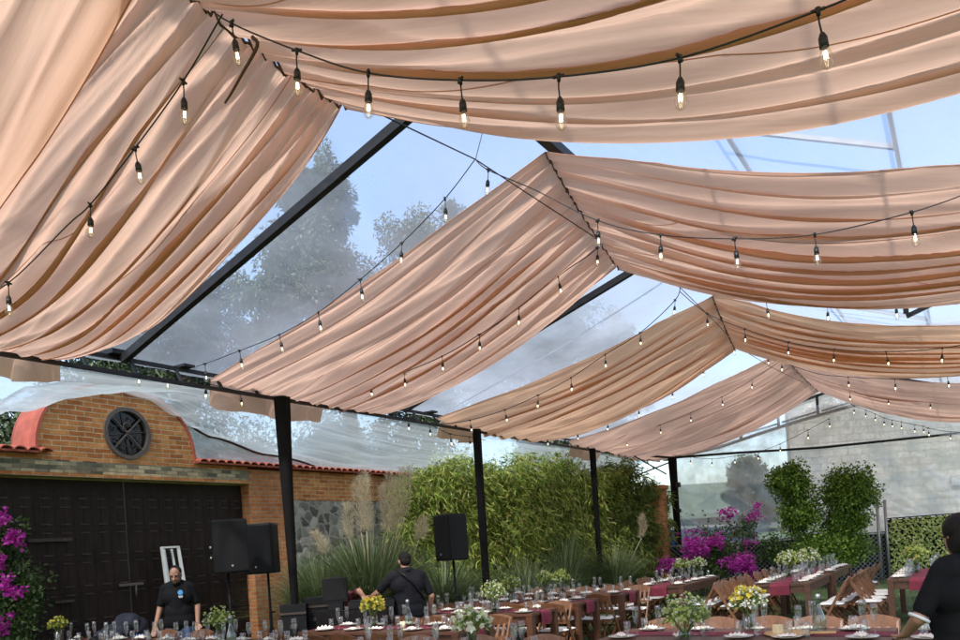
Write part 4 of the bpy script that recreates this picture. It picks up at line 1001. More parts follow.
# table ware prototypes
def lathe_obj(name, prof, mat, n=14): return MB().lathe(prof, n=n).obj(name, mat)
WARE = {}
WARE['flute'] = ('champagne_flute', [(.0, .002), (.03, .003), (.004, .012), (.004, .085), (.016, .105), (.025, .15), (.026, .19), (.0235, .225), (.0225, .225), (.0245, .188), (.023, .15), (.0, .108)], 'glass', 'flute glass')
WARE['tumbler'] = ('water_glass', [(.0, .002), (.026, .003), (.031, .06), (.034, .13), (.0325, .13), (.0295, .06), (.025, .012), (.0, .012)], 'glass', 'drinking glass')
WARE['plate'] = ('dinner_plate', [(.0, .004), (.07, .004), (.085, .009), (.125, .02), (.127, .022), (.085, .013), (.0, .009)], 'china', 'plate')
W0 = {}
def ware(kind, x, y, z, label, grp, rz=0):
    nm, prof_, mat, cat = WARE[kind]
    if kind not in W0: W0[kind] = lathe_obj(nm, prof_, mat); o = W0[kind]
    else: o = W0[kind].copy(); COL.objects.link(o)
    o.location = T(x, y, z); o.rotation_euler = (0, 0, rz); k_ = rnd.uniform(1.1, 1.22) if kind == 'flute' else 1.0; o.scale = (k_, k_, k_); tag(o, label, cat, grp); return o
NAP = []
def napkin(x, y, z, label, rz):
    if not NAP:
        b = MB(); k = 12; vs = []
        for i in range(k + 1):
            for j in range(k + 1):
                u, v = i / k - .5, j / k - .5
                vs.append((u * .17, v * .11 * (1 - .9 * abs(u)), .008 + .05 * max(0, .5 - abs(v)) * (1.2 - abs(u)) + .018 * math.sin(u * 26) * (.5 - abs(v)) + .012 * nz(u * 9, v * 9)))
        b.add(vs, [(i * (k + 1) + j, (i + 1) * (k + 1) + j, (i + 1) * (k + 1) + j + 1, i * (k + 1) + j + 1) for i in range(k) for j in range(k)], True)
        o = b.obj('napkin', 'linen'); NAP.append(o)
    else: o = NAP[0].copy(); COL.objects.link(o)
    o.scale = (rnd.uniform(.75, 1.15), rnd.uniform(.75, 1.2), rnd.uniform(.5, 1.25)); o.location = T(x, y, z); o.rotation_euler = (0, 0, ROT + rz * 2); tag(o, label, 'napkin', 'folded white napkins'); return o
def settings(x0, x1, y0, y1, desc, places=4, sides=(0, 1), sk=()):
    """place settings down both long sides"""
    ax = (x1 - x0) > (y1 - y0); zt = .762
    for s in sides:
        for i in range(places):
            if (s, i) in sk: continue
            u = (i + .5) / places + rnd.uniform(-.035, .035)
            def at(inset, du=0):
                if ax: return (x0 + (x1 - x0) * u + du, y0 + inset if s == 0 else y1 - inset)
                return (x0 + inset if s == 0 else x1 - inset, y0 + (y1 - y0) * u + du)
            side = desc
            p = at(.15 + rnd.uniform(-.02, .03))
            if rnd.random() < .7: ware('plate', p[0], p[1], zt, 'white plate laid on ' + side, 'white plates')
            napkin(p[0], p[1], zt + .016, 'folded white napkin on ' + side, rnd.uniform(-.5, .5) + (0 if ax else 1.57))
            p = at(.30 + rnd.uniform(-.02, .02), .10 + rnd.uniform(-.03, .03)); ware('flute', p[0], p[1], zt + .004, 'clear champagne flute on ' + side, 'champagne flutes')
            p = at(.20 + rnd.uniform(-.02, .02), .17 + rnd.uniform(-.03, .03))
            if rnd.random() < .5: ware('tumbler', p[0], p[1], zt + .004, 'clear water glass on ' + side, 'water glasses')
            p = at(.28 + rnd.uniform(-.02, .02), -.02 + rnd.uniform(-.03, .03)); ware('tumbler', p[0], p[1], zt + .004, 'clear water glass on ' + side, 'water glasses')
ORD = ['first', 'second', 'third', 'fourth', 'fifth', 'sixth']
def seats(x0, x1, y0, y1, desc, sides=(0, 1), n=4, skip=(), from_='right end', back=.3):
    ax = (x1 - x0) > (y1 - y0)
    for s in sides:
        for i in range(n):
            if (s, i) in skip: continue
            u = (i + .5) / n
            if ax:
                x = x1 - (x1 - x0) * u; y = y0 - back if s == 0 else y1 + back; f = 0 if s == 0 else math.pi
                lab = '%s chair from the right, %s side of %s' % (ORD[i], 'near' if s == 0 else 'far', desc)
            else:
                y = y0 + (y1 - y0) * u; x = x0 - back if s == 0 else x1 + back; f = -math.pi / 2 if s == 0 else math.pi / 2
                lab = '%s chair from the near end, %s of %s' % (ORD[i], 'left' if s == 0 else 'right', desc)
            chair(x, y, f, lab)
def row(desc, x0, x1, y0, y1, label, sides=(0, 1), n=5, skip=(), places=5, psides=(0, 1), back=.3, rl=None):
    table(label, x0, x1, y0, y1, rl or ('burgundy runner along ' + desc))
    if n: seats(x0, x1, y0, y1, desc, sides, n, skip, back=back)
    settings(x0, x1, y0, y1, desc, places, psides)
row('the table before the DJ desk', -7.25, -4.85, 7.35, 8.15, 'wooden table before the DJ desk, set with yellow flowers')
row('the table before the gate', -10.9, -8.55, 6.0, 6.75, 'wooden table before the gate at the left edge, mostly below the frame', sides=(1,), n=3)
row('the table before the standing man', -8.5, -6.3, 5.95, 6.7, 'wooden table before the standing man, mostly below the frame', n=0)
row('the second left-row table', -7.3, -4.9, 9.2, 9.98, 'wooden table of the left row, second from the front')
row('the third left-row table', -7.3, -4.88, 10.62, 11.4, 'wooden table of the left row, third from the front')
row('the fourth left-row table', -7.25, -4.78, 12.1, 12.9, 'wooden table of the left row, fourth from the front')
row('the table before the brick pillar', -5.15, -4.25, 13.6, 16.0, 'wooden table end-on before the brick pillar')
row('the table before the clipped shrub', -3.06, -2.14, 13.25, 15.65, 'wooden table before the clipped shrub, its near leg in full view')
row('the rear table before the shrub', -3.04, -2.12, 15.85, 18.2, 'wooden table behind the one before the clipped shrub', n=3)
row('the table before the leaf screen', -1.1, -.2, 13.5, 15.9, 'wooden table before the leaf screen at the right', n=4)
row('the nearest table at the lower right', -2.95, -.55, 6.75, 7.6, 'nearest wooden table at lower right with burgundy runner and two bouquets', sides=(1,), psides=(0, 1))
row('the nearest table by the man in black', -.5, 1.9, 6.7, 7.55, 'nearest wooden table in front of the man at the right edge', sides=(1,), n=3, psides=(0, 1))
row('the near table at bottom centre', -5.2, -3.15, 5.45, 6.2, 'near wooden table at bottom centre, mostly below the frame', sides=(1,), n=3)

def bouquet(x, y, z, label, r, cols, seed, vh=.17):
    R = random.Random(seed); t = thing('flower_vase', label, 'vase', T(x, y, z), R.uniform(0, 6), 'flower vases on the tables')
    MB().lathe([(0, .003), (.05, .004), (.055, .05), (.05, vh), (.047, vh), (.051, .05), (.046, .012), (0, .012)], n=16).obj('glass_vase', 'vase_glass', t)
    b = MB()
    for k in range(26):
        a = R.uniform(0, 6.28); b.tube([(R.uniform(-.03, .03), R.uniform(-.03, .03), .02), (.03 * math.cos(a), .03 * math.sin(a), vh), (r * .7 * math.cos(a), r * .7 * math.sin(a), vh + r * R.uniform(.5, 1.2))], .003, 4)
    for k in range(330):
        v = rdir(R); v.z = abs(v.z) * .9 - .15; p = Vector((0, 0, vh + r * .55)) + v * r * R.uniform(.35, .95)
        b.leaf(p, (v + rdir(R) * .6).normalized(), rdir(R), R.uniform(.03, .06), R.uniform(.012, .02))
    b.obj('greenery', 'greens', t)
    for col, n, s, lean in cols:
        b = MB()
        for k in range(n):
            v = rdir(R); v.z = abs(v.z) - .12; v = (v + Vector(lean)).normalized(); p = Vector((0, 0, vh + r * .55)) + v * r * R.uniform(.7, 1.12)
            m_ = 5; q0 = rdir(R)
            for q in range(m_):
                d = (v + rdir(R) * .9).normalized(); b.leaf(p, d, v, s * R.uniform(.8, 1.2), s * .8)
        b.obj('blossoms', col, t)
    return t
bouquet(-10.6, 6.25, .765, 'vase of pale yellow flowers at the far left corner on the gate table', .11, [('blossom_y', 26, .035, (0, 0, 0)), ('blossom_l', 26, .03, (0, 0, 0))], 1)
bouquet(-7.45, 6.3, .765, 'bushy vase of white sprigs and lime leaves before the standing man', .16, [('blossom_w', 46, .022, (-.4, 0, 0)), ('blossom_l', 50, .03, (.3, 0, 0))], 2)
bouquet(-6.32, 7.72, .765, 'vase of bright yellow flowers beside the DJ', .14, [('blossom_y', 60, .042, (0, 0, 0)), ('blossom_l', 24, .035, (.5, 0, 0))], 3)
bouquet(-5.55, 9.35, .765, 'vase of lime and white flowers right of the DJ', .17, [('blossom_w', 60, .024, (0, 0, 0)), ('blossom_l', 46, .032, (0, 0, -.2))], 4)
bouquet(-6.2, 11.0, .765, 'round pale lime bouquet right of the second post', .15, [('blossom_l', 70, .034, (0, 0, 0)), ('blossom_w', 20, .024, (0, 0, 0))], 5)
bouquet(-6.3, 12.4, .765, 'left one of two lime bouquets near the third post', .15, [('blossom_l', 70, .034, (0, 0, 0)), ('blossom_w', 26, .024, (0, 0, 0))], 6)
bouquet(-6.15, 12.75, .765, 'right one of two lime bouquets near the third post', .14, [('blossom_l', 80, .034, (0, 0, 0))], 7)
bouquet(-2.14, 6.80, .765, 'large low bouquet of white sprigs and yellow greens on the nearest table', .2, [('blossom_w', 120, .024, (.3, 0, 0)), ('blossom_l', 60, .035, (-.6, 0, 0))], 8, .07)
bouquet(-1.74, 7.42, .765, 'bouquet of white sprigs topped with yellow beside the serving board', .155, [('blossom_w', 90, .024, (-.3, 0, 0)), ('blossom_y', 50, .034, (.4, 0, .5))], 9, .15)
bouquet(-4.75, 15.2, .765, 'left pale bouquet on the table before the brick pillar', .16, [('blossom_l', 60, .034, (0, 0, 0)), ('blossom_w', 30, .03, (0, 0, 0))], 10)
bouquet(-4.6, 15.75, .765, 'right pale bouquet, beside the magenta bougainvillea', .15, [('blossom_w', 60, .032, (0, 0, 0)), ('blossom_l', 30, .034, (0, 0, 0))], 11)
bouquet(-2.75, 14.9, .765, 'left of two loose pale bouquets below the clipped shrub', .19, [('blossom_w', 50, .036, (0, 0, 0)), ('blossom_l', 60, .04, (0, 0, 0))], 12)
bouquet(-2.5, 15.45, .765, 'right of two loose pale bouquets below the clipped shrub', .19, [('blossom_w', 60, .036, (0, 0, 0)), ('blossom_l', 50, .04, (0, 0, 0))], 13)
bouquet(-.75, 14.6, .765, 'spiky lime bouquet before the leaf screen', .17, [('blossom_l', 70, .05, (0, 0, .2)), ('blossom_y', 12, .04, (0, 0, 0))], 14)
bouquet(-3.65, 5.75, .765, 'white and green bouquet at the bottom centre edge', .15, [('blossom_w', 50, .045, (0, 0, 0)), ('blossom_l', 20, .03, (0, 0, 0))], 15)
# oddments on the nearest table
cbd = thing('serving_board', 'pale wooden serving board with candle and snacks on the nearest table', 'board', T(-1.35, 7.12, .768), ROT + .15)
b = MB(); b.lathe([(0, 0), (.19, 0), (.2, .008), (.19, .018), (0, .018)], n=24); b.obj('board', 'board', cbd); CHs = MB(); CHs.box((.27, 0, .009), (.2, .05, .016)); CHs.obj('handle', 'board', cbd)
cd = thing('candle', 'square cream candle on the serving board', 'candle', T(-1.42, 7.05, .787), .4); MB().box((0, 0, .035), (.06, .06, .07)).obj('wax_block', 'wax', cd); MB().cyl((0, 0, .07), (0, 0, .083), .002).obj('wick', 'cable', cd)
cd2 = thing('candle', 'small cream candle beside the yellow bouquet', 'candle', T(-5.8, 7.62, .765), .2); MB().cyl((0, 0, 0), (0, 0, .085), .03, n=14).obj('wax_block', 'wax', cd2); MB().cyl((0, 0, .085), (0, 0, .1), .002).obj('wick', 'cable', cd2)
def carafe(x, y, label, tint='vase_glass'):
    t = thing('carafe', label, 'carafe', T(x, y, .765), 0, 'glass carafes')
    MB().lathe([(0, .003), (.05, .004), (.058, .03), (.055, .12), (.03, .19), (.018, .23), (.018, .29), (.024, .3), (.016, .29), (.016, .23), (.028, .188), (.052, .12), (.054, .03), (0, .012)], n=16).obj('bottle', tint, t)
    MB().cyl((0, 0, .285), (0, 0, .325), .02, n=12).obj('stopper', 'galv', t)
carafe(-1.12, 7.25, 'grey glass carafe behind the serving board'); carafe(-7.2, 6.25, 'glass carafe right of the bushy white sprigs'); carafe(-5.92, 7.9, 'clear carafe beside the yellow bouquet')

# ------------------------------------------------------------------ loudspeakers, DJ desk, ladder
def loudspeaker(loc, rz, label, tilt=0.0):
    t = thing('loudspeaker', label, 'loudspeaker', loc, rz, 'black loudspeakers on stands'); t.rotation_euler = (tilt, 0, rz)
    b = MB(); h, w, d = .72, .45, .38; n = 12; out = []
    # plan: front wide and softly bowed, back narrower
    for i in range(n + 1):
        u = i / n; out.append((-w / 2 + w * u, -d / 2 - .035 * math.sin(math.pi * u)))
    out += [(w / 2 + .005, -d / 2 + .08), (w * .30, d / 2), (-w * .30, d / 2), (-w / 2 - .005, -d / 2 + .08)]
    m = len(out)
    lv = [(0, .94), (.02, 1.0), (h - .03, 1.0), (h, .93)]; vs = [(x * k, y * k, z) for z, k in lv for x, y in out]
    fs = [tuple(reversed(range(m))), tuple(3 * m + i for i in range(m))] + [(q * m + i, q * m + (i + 1) % m, (q + 1) * m + (i + 1) % m, (q + 1) * m + i) for q in range(3) for i in range(m)]
    b.add(vs, fs); b.obj('cabinet', 'speaker', t)
    def gr(u, v): return (-w * .46 + w * .92 * u, -d / 2 - .035 * math.sin(math.pi * (.04 + .92 * u)) - .006, .035 + (h - .075) * v)
    grid(gr, 14, 4).obj('front_grille', 'grille', t)
    MB().cyl((0, -d / 2 - .042, .10), (0, -d / 2 - .05, .10), .014, n=12).obj('badge', 'galv', t)
    b = MB(); b.box((-w / 2 + .01, .05, .40), (.02, .05, .13)); b.obj('side_handle', 'grille', t)
    for z in (.36, .22): MB().cyl((-w / 2 - .0, .06, z), (-w / 2 - .02, .06, z), .014, n=8).obj('jack', 'alu', t)
    return t
def stand(loc, h, label):
    t = thing('speaker_stand', label, 'stand', loc, .4, 'tripod speaker stands')
    b = MB(); b.cyl((0, 0, .12), (0, 0, h), .019); b.cyl((0, 0, .3), (0, 0, h * .62), .025); b.obj('pole', 'speaker', t)
    b = MB(); b.cyl((0, 0, .62), (0, 0, .70), .036); b.obj('collar', 'speaker', t)
    MB().cyl((0, 0, h * .62), (.06, 0, h * .62), .012).obj('knob', 'speaker', t)
    for k in range(3):
        a = k * 2.094; b = MB(); b.bar((.03 * math.cos(a), .03 * math.sin(a), .66), (.42 * math.cos(a), .42 * math.sin(a), .02), .022); b.bar((.02 * math.cos(a), .02 * math.sin(a), .28), (.23 * math.cos(a), .23 * math.sin(a), .34), .014); b.obj('leg', 'speaker', t)
loudspeaker((-3.38, 10.8, 1.55), .42, 'larger front loudspeaker on a stand, its grille facing us, before the gate')
stand((-3.42, 10.8, 0), 1.56, 'tripod stand under the front loudspeaker before the gate')
loudspeaker((-3.13, 11.6, 1.50), -.30, 'loudspeaker half behind another, before the orange brick pier', 0.0)
stand((-3.10, 11.62, 0), 1.50, 'tripod stand before the orange brick pier')
loudspeaker((-.42, 12.5, 1.49), -.95, 'loudspeaker turned right before the bamboo, left of the second post')
stand((-.43, 12.5, 0), 1.49, 'tripod stand before the bamboo hedge')
dk = thing('dj_desk', 'black cloth covered DJ desk behind the front left table', 'desk', (-1.75, 10.95, 0), .0)
b = MB(); b.box((0, 0, .93), (1.0, .55, .04)); b.obj('desk_top', 'speaker', dk)
def skirt(u, v):
    pr = [(-.5, .28), (-.5, -.28), (.5, -.28), (.5, .28)]; q = u * 3; i = min(2, int(q)); f = q - i
    x = pr[i][0] + (pr[i + 1][0] - pr[i][0]) * f; y = pr[i][1] + (pr[i + 1][1] - pr[i][1]) * f; k = 1 + .05 * v * math.sin(u * 95)
    return (x * k, y * k, .952 - .94 * v)
grid(skirt, 120, 10).obj('skirt', 'wrap', dk)
mx = thing('dj_mixer', 'black DJ mixer console on the cloth covered desk', 'mixer', (-1.52, 10.9, .953), .05)
MB().box((0, 0, .05), (.62, .36, .09)).obj('console_body', 'speaker', mx)
for k in (-.19, .19): MB().cyl((k, 0, .096), (k, 0, .112), .11, n=24).obj('platter', 'grille', mx)
b = MB()
for i in range(5): b.box((-.05 + .025 * i, -.06, .105), (.012, .05, .02))
b.obj('fader', 'alu', mx)
bx = thing('monitor_box', 'square black monitor box on the left end of the DJ desk', 'monitor', (-2.02, 10.95, .953), .1)
MB().box((0, 0, .055), (.2, .25, .11)).obj('base', 'speaker', bx); MB().box((0, 0, .27), (.33, .26, .32), taper=.97).obj('cabinet', 'speaker', bx); MB().box((0, -.133, .27), (.28, .012, .27)).obj('front_grille', 'grille', bx)
for (x, y, w, h, lab) in ((-2.62, 11.1, .34, 1.06, 'tall black flight case at the left end of the DJ desk'), (-2.36, 11.35, .34, 1.12, 'black flight case between the tall case and the monitor box')):
    fc = thing('flight_case', lab, 'case', (x, y, 0), .08, 'black flight cases')
    MB().box((0, 0, h / 2 - .06), (w, .4, h - .12)).obj('case_body', 'speaker', fc); MB().box((0, 0, h - .055), (w + .01, .41, .11)).obj('lid', 'speaker', fc)
    b = MB(); b.box((0, -.21, h - .12), (w + .012, .014, .03)); b.obj('edge_strip', 'gate_trim', fc); MB().box((0, -.215, h - .3), (.1, .02, .05)).obj('handle', 'gate_trim', fc)
ld = thing('step_ladder', 'white aluminium ladder leaning on the gate behind the standing man', 'ladder', T(-10.95, 8.58), ROT - 1.57)
def lp(x, u): return (x, .0 + .30 * u, 2.02 * u)
ld.rotation_euler = (0, 0, ROT + 1.45)
for x in (-.18, .18): MB().bar(lp(x, 0), lp(x * .8, 1), .05, .03).obj('rail', 'alu', ld)
for x in (-.1, .08): MB().bar((x, .02, 0), (x * .75, .36, 1.98), .035, .022).obj('rear_rail', 'alu', ld)
for k in range(6): MB().bar(lp(-.175, .1 + .17 * k), lp(.175, .1 + .17 * k), .03, .02).obj('rung', 'alu', ld) if k < 4 else None
MB().bar(lp(-.15, .995), lp(.15, .995), .05, .03).obj('top_cap', 'alu', ld)

# ------------------------------------------------------------------ people
def V3(*a): return Vector(a)
def soft(o, vox, it=4):
    m = o.modifiers.new('join', 'REMESH'); m.mode = 'VOXEL'; m.voxel_size = vox; m.use_smooth_shade = True
    k = o.modifiers.new('smooth', 'SMOOTH'); k.factor = .5; k.iterations = it
    return o
def hand(b, w, d, side, curl=.5):
    """palm, four unequal bent fingers and a thumb at the wrist w, pointing along d"""
    d = d.normalized(); s = V3(side, 0, 0); s = (s - d * s.dot(d)).normalized(); nn = d.cross(s)
    if nn.y < 0: nn = -nn
    for k in range(4):
        o = nn * 0 + (d.cross(nn)).normalized() * (k - 1.5) * .021
        b.cap(w + o * .7, w + o + d * .085, .015, .012, 8)
        L = (.072, .082, .076, .058)[k]; k1 = w + o + d * .088; dd = (d + nn * curl * .5).normalized(); k2 = k1 + dd * L * .55; d3 = (dd + nn * curl).normalized()
        b.cap(k1, k2, .0098, .009, 8); b.cap(k2, k2 + d3 * L * .5, .009, .0075, 8)
    e = (d.cross(nn)).normalized(); t0 = w + d * .03 - e * .03
    b.cap(t0, t0 + (d * .6 - e * .55 + nn * .35).normalized() * .045, .013, .011, 8); t1 = t0 + (d * .6 - e * .55 + nn * .35).normalized() * .045
    b.cap(t1, t1 + (d * .9 + nn * .5).normalized() * .034, .011, .009, 8)
def person(label, loc, rz, J=None, stout=1.0, shirt='black_shirt', sleeve='short', legs='jeans', hair='short', bend=0.0, headpitch=0.0, headyaw=0.0, extras=()):
    t = thing('person', label, 'person', loc, rz)
    j = dict(hipL=V3(-.1, 0, .92), hipR=V3(.1, 0, .92), kneeL=V3(-.11, .03, .5), kneeR=V3(.11, .03, .5), ankL=V3(-.115, 0, .09), ankR=V3(.115, 0, .09),
             waist=V3(0, .0, 1.06), chest=V3(0, 0, 1.28), shL=V3(-.185, -.01, 1.41), shR=V3(.185, -.01, 1.41), neck=V3(0, -.01, 1.46), head=V3(0, .03, 1.61),
             elL=V3(-.255, -.02, 1.12), elR=V3(.255, -.02, 1.12), wrL=V3(-.27, .08, .87), wrR=V3(.27, .08, .87))
    if bend:
        R = Matrix.Rotation(-bend, 3, 'X'); pv = V3(0, 0, .95)
        for k in ('waist', 'chest', 'shL', 'shR', 'neck', 'head'):
            w_ = .6 if k == 'waist' else 1
            j[k] = Matrix.Rotation(-bend * w_, 3, 'X') @ (j[k] - pv) + pv
    if J: j.update({k: V3(*v) for k, v in J.items()})
    up = (j['head'] - j['neck']).normalized()
    hr = Matrix.Rotation(-bend * .7 - headpitch, 3, 'X') @ Matrix.Rotation(headyaw, 3, 'Z') if True else None
    hr = Matrix.Rotation(headyaw, 3, 'Z') @ Matrix.Rotation(-bend * .7 - headpitch, 3, 'X')
    def H(x, y, z): return j['head'] + hr @ V3(x, y, z)
    k = stout
    def torso(b, g):
        b.cap(j['hipL'] + V3(.02, 0, .02), j['hipR'] + V3(-.02, 0, .02), .125 * k + g, .125 * k + g, 16)
        b.cap(j['waist'] + V3(-.06, 0, 0), j['waist'] + V3(.06, 0, 0), .125 * k + g, .125 * k + g, 16)
        if k > 1.1: b.ell(j['waist'] + V3(0, .05, .03), (.17 * k + g, .13 * k + g, .15 + g), 16, 10)
        b.cap(j['waist'], j['chest'], .125 * k + g, .13 * k + g, 16)
        b.cap(j['chest'] + V3(-.085, 0, 0), j['chest'] + V3(.085, 0, 0), .125 * k + g, .125 * k + g, 16)
        b.cap(j['shL'] + V3(.05, 0, 0), j['shR'] + V3(-.05, 0, 0), .075 * k + g, .075 * k + g, 16)
        b.cap(j['shL'].lerp(j['neck'], .15), j['neck'], .055 * k + g, .06 + g, 12); b.cap(j['shR'].lerp(j['neck'], .15), j['neck'], .055 * k + g, .06 + g, 12)
    b = MB(); torso(b, 0)
    b.cap(j['neck'] - V3(0, 0, .04), j['head'] - up * .04, .058, .055, 14)
    b.ell(H(0, -.012, .035), (.079, .098, .094), 20, 14, hr); b.ell(H(0, .02, -.04), (.062, .075, .075), 18, 12, hr)
    b.cap(H(0, .055, -.095), H(0, .062, -.09), .03, .028, 10)
    b.cap(H(0, .085, .012), H(0, .112, -.022), .011, .016, 8); b.cap(H(-.02, .088, -.03), H(.02, .088, -.03), .009, .009, 8)
    b.cap(H(-.022, .085, -.063), H(.022, .085, -.063), .009, .009, 8); b.cap(H(-.045, .078, .032), H(.045, .078, .032), .012, .012, 8)
    for s in (-1, 1): b.ell(H(s * .08, -.005, -.005), (.012, .022, .034), 8, 8, hr)
    for s, S in ((-1, 'L'), (1, 'R')):
        b.cap(j['sh' + S], j['el' + S], .052 * (k * .5 + .5), .042, 12); b.cap(j['el' + S], j['wr' + S], .043, .029, 12); hand(b, j['wr' + S], j['wr' + S] - j['el' + S], s)
        b.cap(j['hip' + S], j['knee' + S], .085, .058, 14); b.cap(j['knee' + S], j['ank' + S], .056, .04, 12)
        b.cap(j['ank' + S] - V3(0, .03, .03), j['ank' + S] + V3(0, .14, -.05), .04, .032, 10)
    soft(b.obj('body', 'skin', t), .0085, 3)
    b = MB(); torso(b, .017)
    hem = .1
    b.cap(j['hipL'] + V3(.01, 0, .0), j['hipR'] + V3(-.01, 0, .0), .137 * k, .137 * k, 16)
    for S in 'LR':
        e = j['sh' + S].lerp(j['el' + S], .78 if sleeve == 'short' else 1)
        b.cap(j['sh' + S], e, .068 * (k * .5 + .5), .062, 14)
        if sleeve == 'long': b.cap(j['el' + S], j['el' + S].lerp(j['wr' + S], .93), .056, .045, 12)
    sh = soft(b.obj('shirt', shirt, t), .011, 3)
    b = MB(); nn = 18; vs = []
    for i in range(nn):
        a = 6.283 * i / nn; c_ = V3(math.cos(a) * .067, math.sin(a) * .067, 0)
        for r_, z_ in ((1.12, -.015), (1.05, .035), (1.2, .032), (1.32, -.02)): vs.append(j['neck'] + Matrix.Rotation(-bend, 3, 'X') @ V3(c_.x * r_, c_.y * r_ + .005, z_ - .012 * math.sin(a)))
    b.add(vs, [(i * 4 + q, i * 4 + (q + 1) % 4, ((i + 1) % nn) * 4 + (q + 1) % 4, ((i + 1) % nn) * 4 + q) for i in range(nn) for q in range(4)], True)
    b.obj('collar', 'trim' if 'trim' in extras else shirt, sh)
    if 'trim' in extras:
        for S in 'LR':
            e = j['sh' + S].lerp(j['el' + S], .80); dd = (j['el' + S] - j['sh' + S]).normalized(); MB().cyl(e + dd * .05, e + dd * .068, .0632, .0632, 20).obj('cuff_stripe', 'trim', sh)
    b = MB()
    b.cap(j['hipL'] + V3(.02, 0, 0), j['hipR'] + V3(-.02, 0, 0), .132 * (k * .6 + .4), .132 * (k * .6 + .4), 16)
    for S in 'LR':
        b.cap(j['hip' + S], j['knee' + S], .102, .075, 14); b.cap(j['knee' + S], j['ank' + S] + V3(0, 0, .01), .073, .062, 12)
    soft(b.obj('trousers', legs, t), .012, 3)
    for S in 'LR':
        b = MB(); b.cap(j['ank' + S] + V3(0, -.05, -.05), j['ank' + S] + V3(0, .15, -.055), .046, .038, 12); b.obj('shoe', 'shoe', t)
    b = MB()
    if hair == 'short':
        b.ell(H(0, -.026, .048), (.085, .098, .094), 20, 14, hr); b.ell(H(0, -.05, .0), (.078, .068, .08), 18, 12, hr)
    elif hair == 'receding':
        b.ell(H(0, -.030, .047), (.087, .094, .089), 20, 14, hr); b.ell(H(0, -.05, .0), (.078, .068, .08), 18, 12, hr)
    elif hair == 'thin':
        b.ell(H(0, -.045, .03), (.083, .075, .083), 20, 14, hr)
    elif hair == 'bob':
        b.ell(H(0, -.02, .05), (.098, .112, .10), 20, 14, hr); b.ell(H(0, -.05, -.02), (.094, .085, .10), 18, 12, hr); b.ell(H(-.06, -.02, -.03), (.035, .06, .08), 12, 10, hr); b.ell(H(.06, -.02, -.03), (.035, .06, .08), 12, 10, hr)
    soft(b.obj('hair', 'hair', t), .009, 2)
    for s in (-1, 1):
        MB().ell(H(s * .032, .083, .012), (.012, .007, .007), 10, 6, hr).obj('eye', 'eye', t)
        MB().cap(H(s * .018, .092, .036), H(s * .05, .082, .036), .005, .004, 6).obj('eyebrow', 'hair', t)
    if 'beard' in extras:
        b = MB(); b.cap(H(-.03, .092, -.046), H(.03, .092, -.046), .007, .007, 8); b.cap(H(-.02, .078, -.1), H(.02, .078, -.1), .022, .022, 8); b.obj('beard', 'hair', t)
    if 'emblem' in extras:
        c0 = j['chest'] + V3(-.075, .157 * k + .004, .055); b = MB(); m_ = 22
        b.add([(c0.x, c0.y + .012, c0.z)] + [(c0.x + .036 * math.cos(6.283 * i / m_) * (1 + .12 * math.sin(3 * i)), c0.y + .008, c0.z + .036 * math.sin(6.283 * i / m_)) for i in range(m_)], [(0, i + 1, (i + 1) % m_ + 1) for i in range(m_)])
        b.add([(c0.x + .05 * math.cos(6.283 * i / m_), c0.y - .02, c0.z + .05 * math.sin(6.283 * i / m_)) for i in range(m_)], [])
        b.obj('emblem', 'emblem', sh)
        b = MB(); b.box((c0.x, c0.y + .004, c0.z - .052), (.062, .012, .012)); b.box((c0.x, c0.y + .004, c0.z - .070), (.05, .012, .006)); b.obj('emblem_line', 'trim', sh)
    if 'strap' in extras:
        b = MB(); bk = j['chest']; R = Matrix.Rotation(-bend, 3, 'X')
        b.tube([j['shL'] + V3(.06, .09, .06), j['shL'] + V3(.06, -.02, .105), bk + R @ V3(-.08, -.155 * k, .12), bk + R @ V3(.03, -.165 * k, .0), j['waist'] + R @ V3(.15 * k, -.12 * k, .02), j['waist'] + R @ V3(.2 * k, .02, -.03)], .018, 6)
        b.obj('strap', 'speaker', t)
    return t
man_p = (-4.38, 11.5, -.02)
person('stout man in black polo with blue chest emblem and jeans, looking down before the gate', man_p, math.pi + .12, stout=1.0, hair='receding', headpitch=.42, extras=('beard', 'emblem'),
       J=dict(head=(0, .07, 1.585), elL=(-.255, -.03, 1.13), elR=(.265, -.02, 1.13), wrL=(-.26, .06, .88), wrR=(.32, .06, .88), shL=(-.18, -.01, 1.40), shR=(.18, -.01, 1.40)))
person('man seen from behind in dark shirt with shoulder strap, leaning over the DJ desk', (-1.02, 11.0, -.06), .38, stout=1.12, shirt='navy_shirt', bend=.12, headpitch=.15, extras=('strap',),
       J=dict(elL=(-.40, .16, 1.20), wrL=(-.52, .36, 1.08), elR=(.33, .02, 1.10), wrR=(.34, .18, .88), shL=(-.215, .05, 1.40), shR=(.215, .05, 1.38)))
person('person hidden behind the black monitor box, reaching an arm over the mixer', (-1.98, 11.5, -.3), math.pi - .2, shirt='redcloth', bend=.35, headpitch=.4,
       J=dict(elL=(-.30, .24, 1.47), wrL=(-.42, .41, 1.40), elR=(.26, .2, 1.2), wrR=(.2, .4, 1.15), kneeL=(-.14, .2, .62), kneeR=(.14, .2, .62), ankL=(-.12, 0, .39), ankR=(.12, 0, .39)))
person('person bending far forward in dark jacket, only the back showing at lower left', (-4.98, 11.35, -.06), 2.75, shirt='jacket', sleeve='long', bend=1.80, headpitch=.5, legs='bluecloth',
       J=dict(elL=(-.24, .50, .60), elR=(.24, .50, .60), wrL=(-.2, .55, .38), wrR=(.2, .55, .38)))
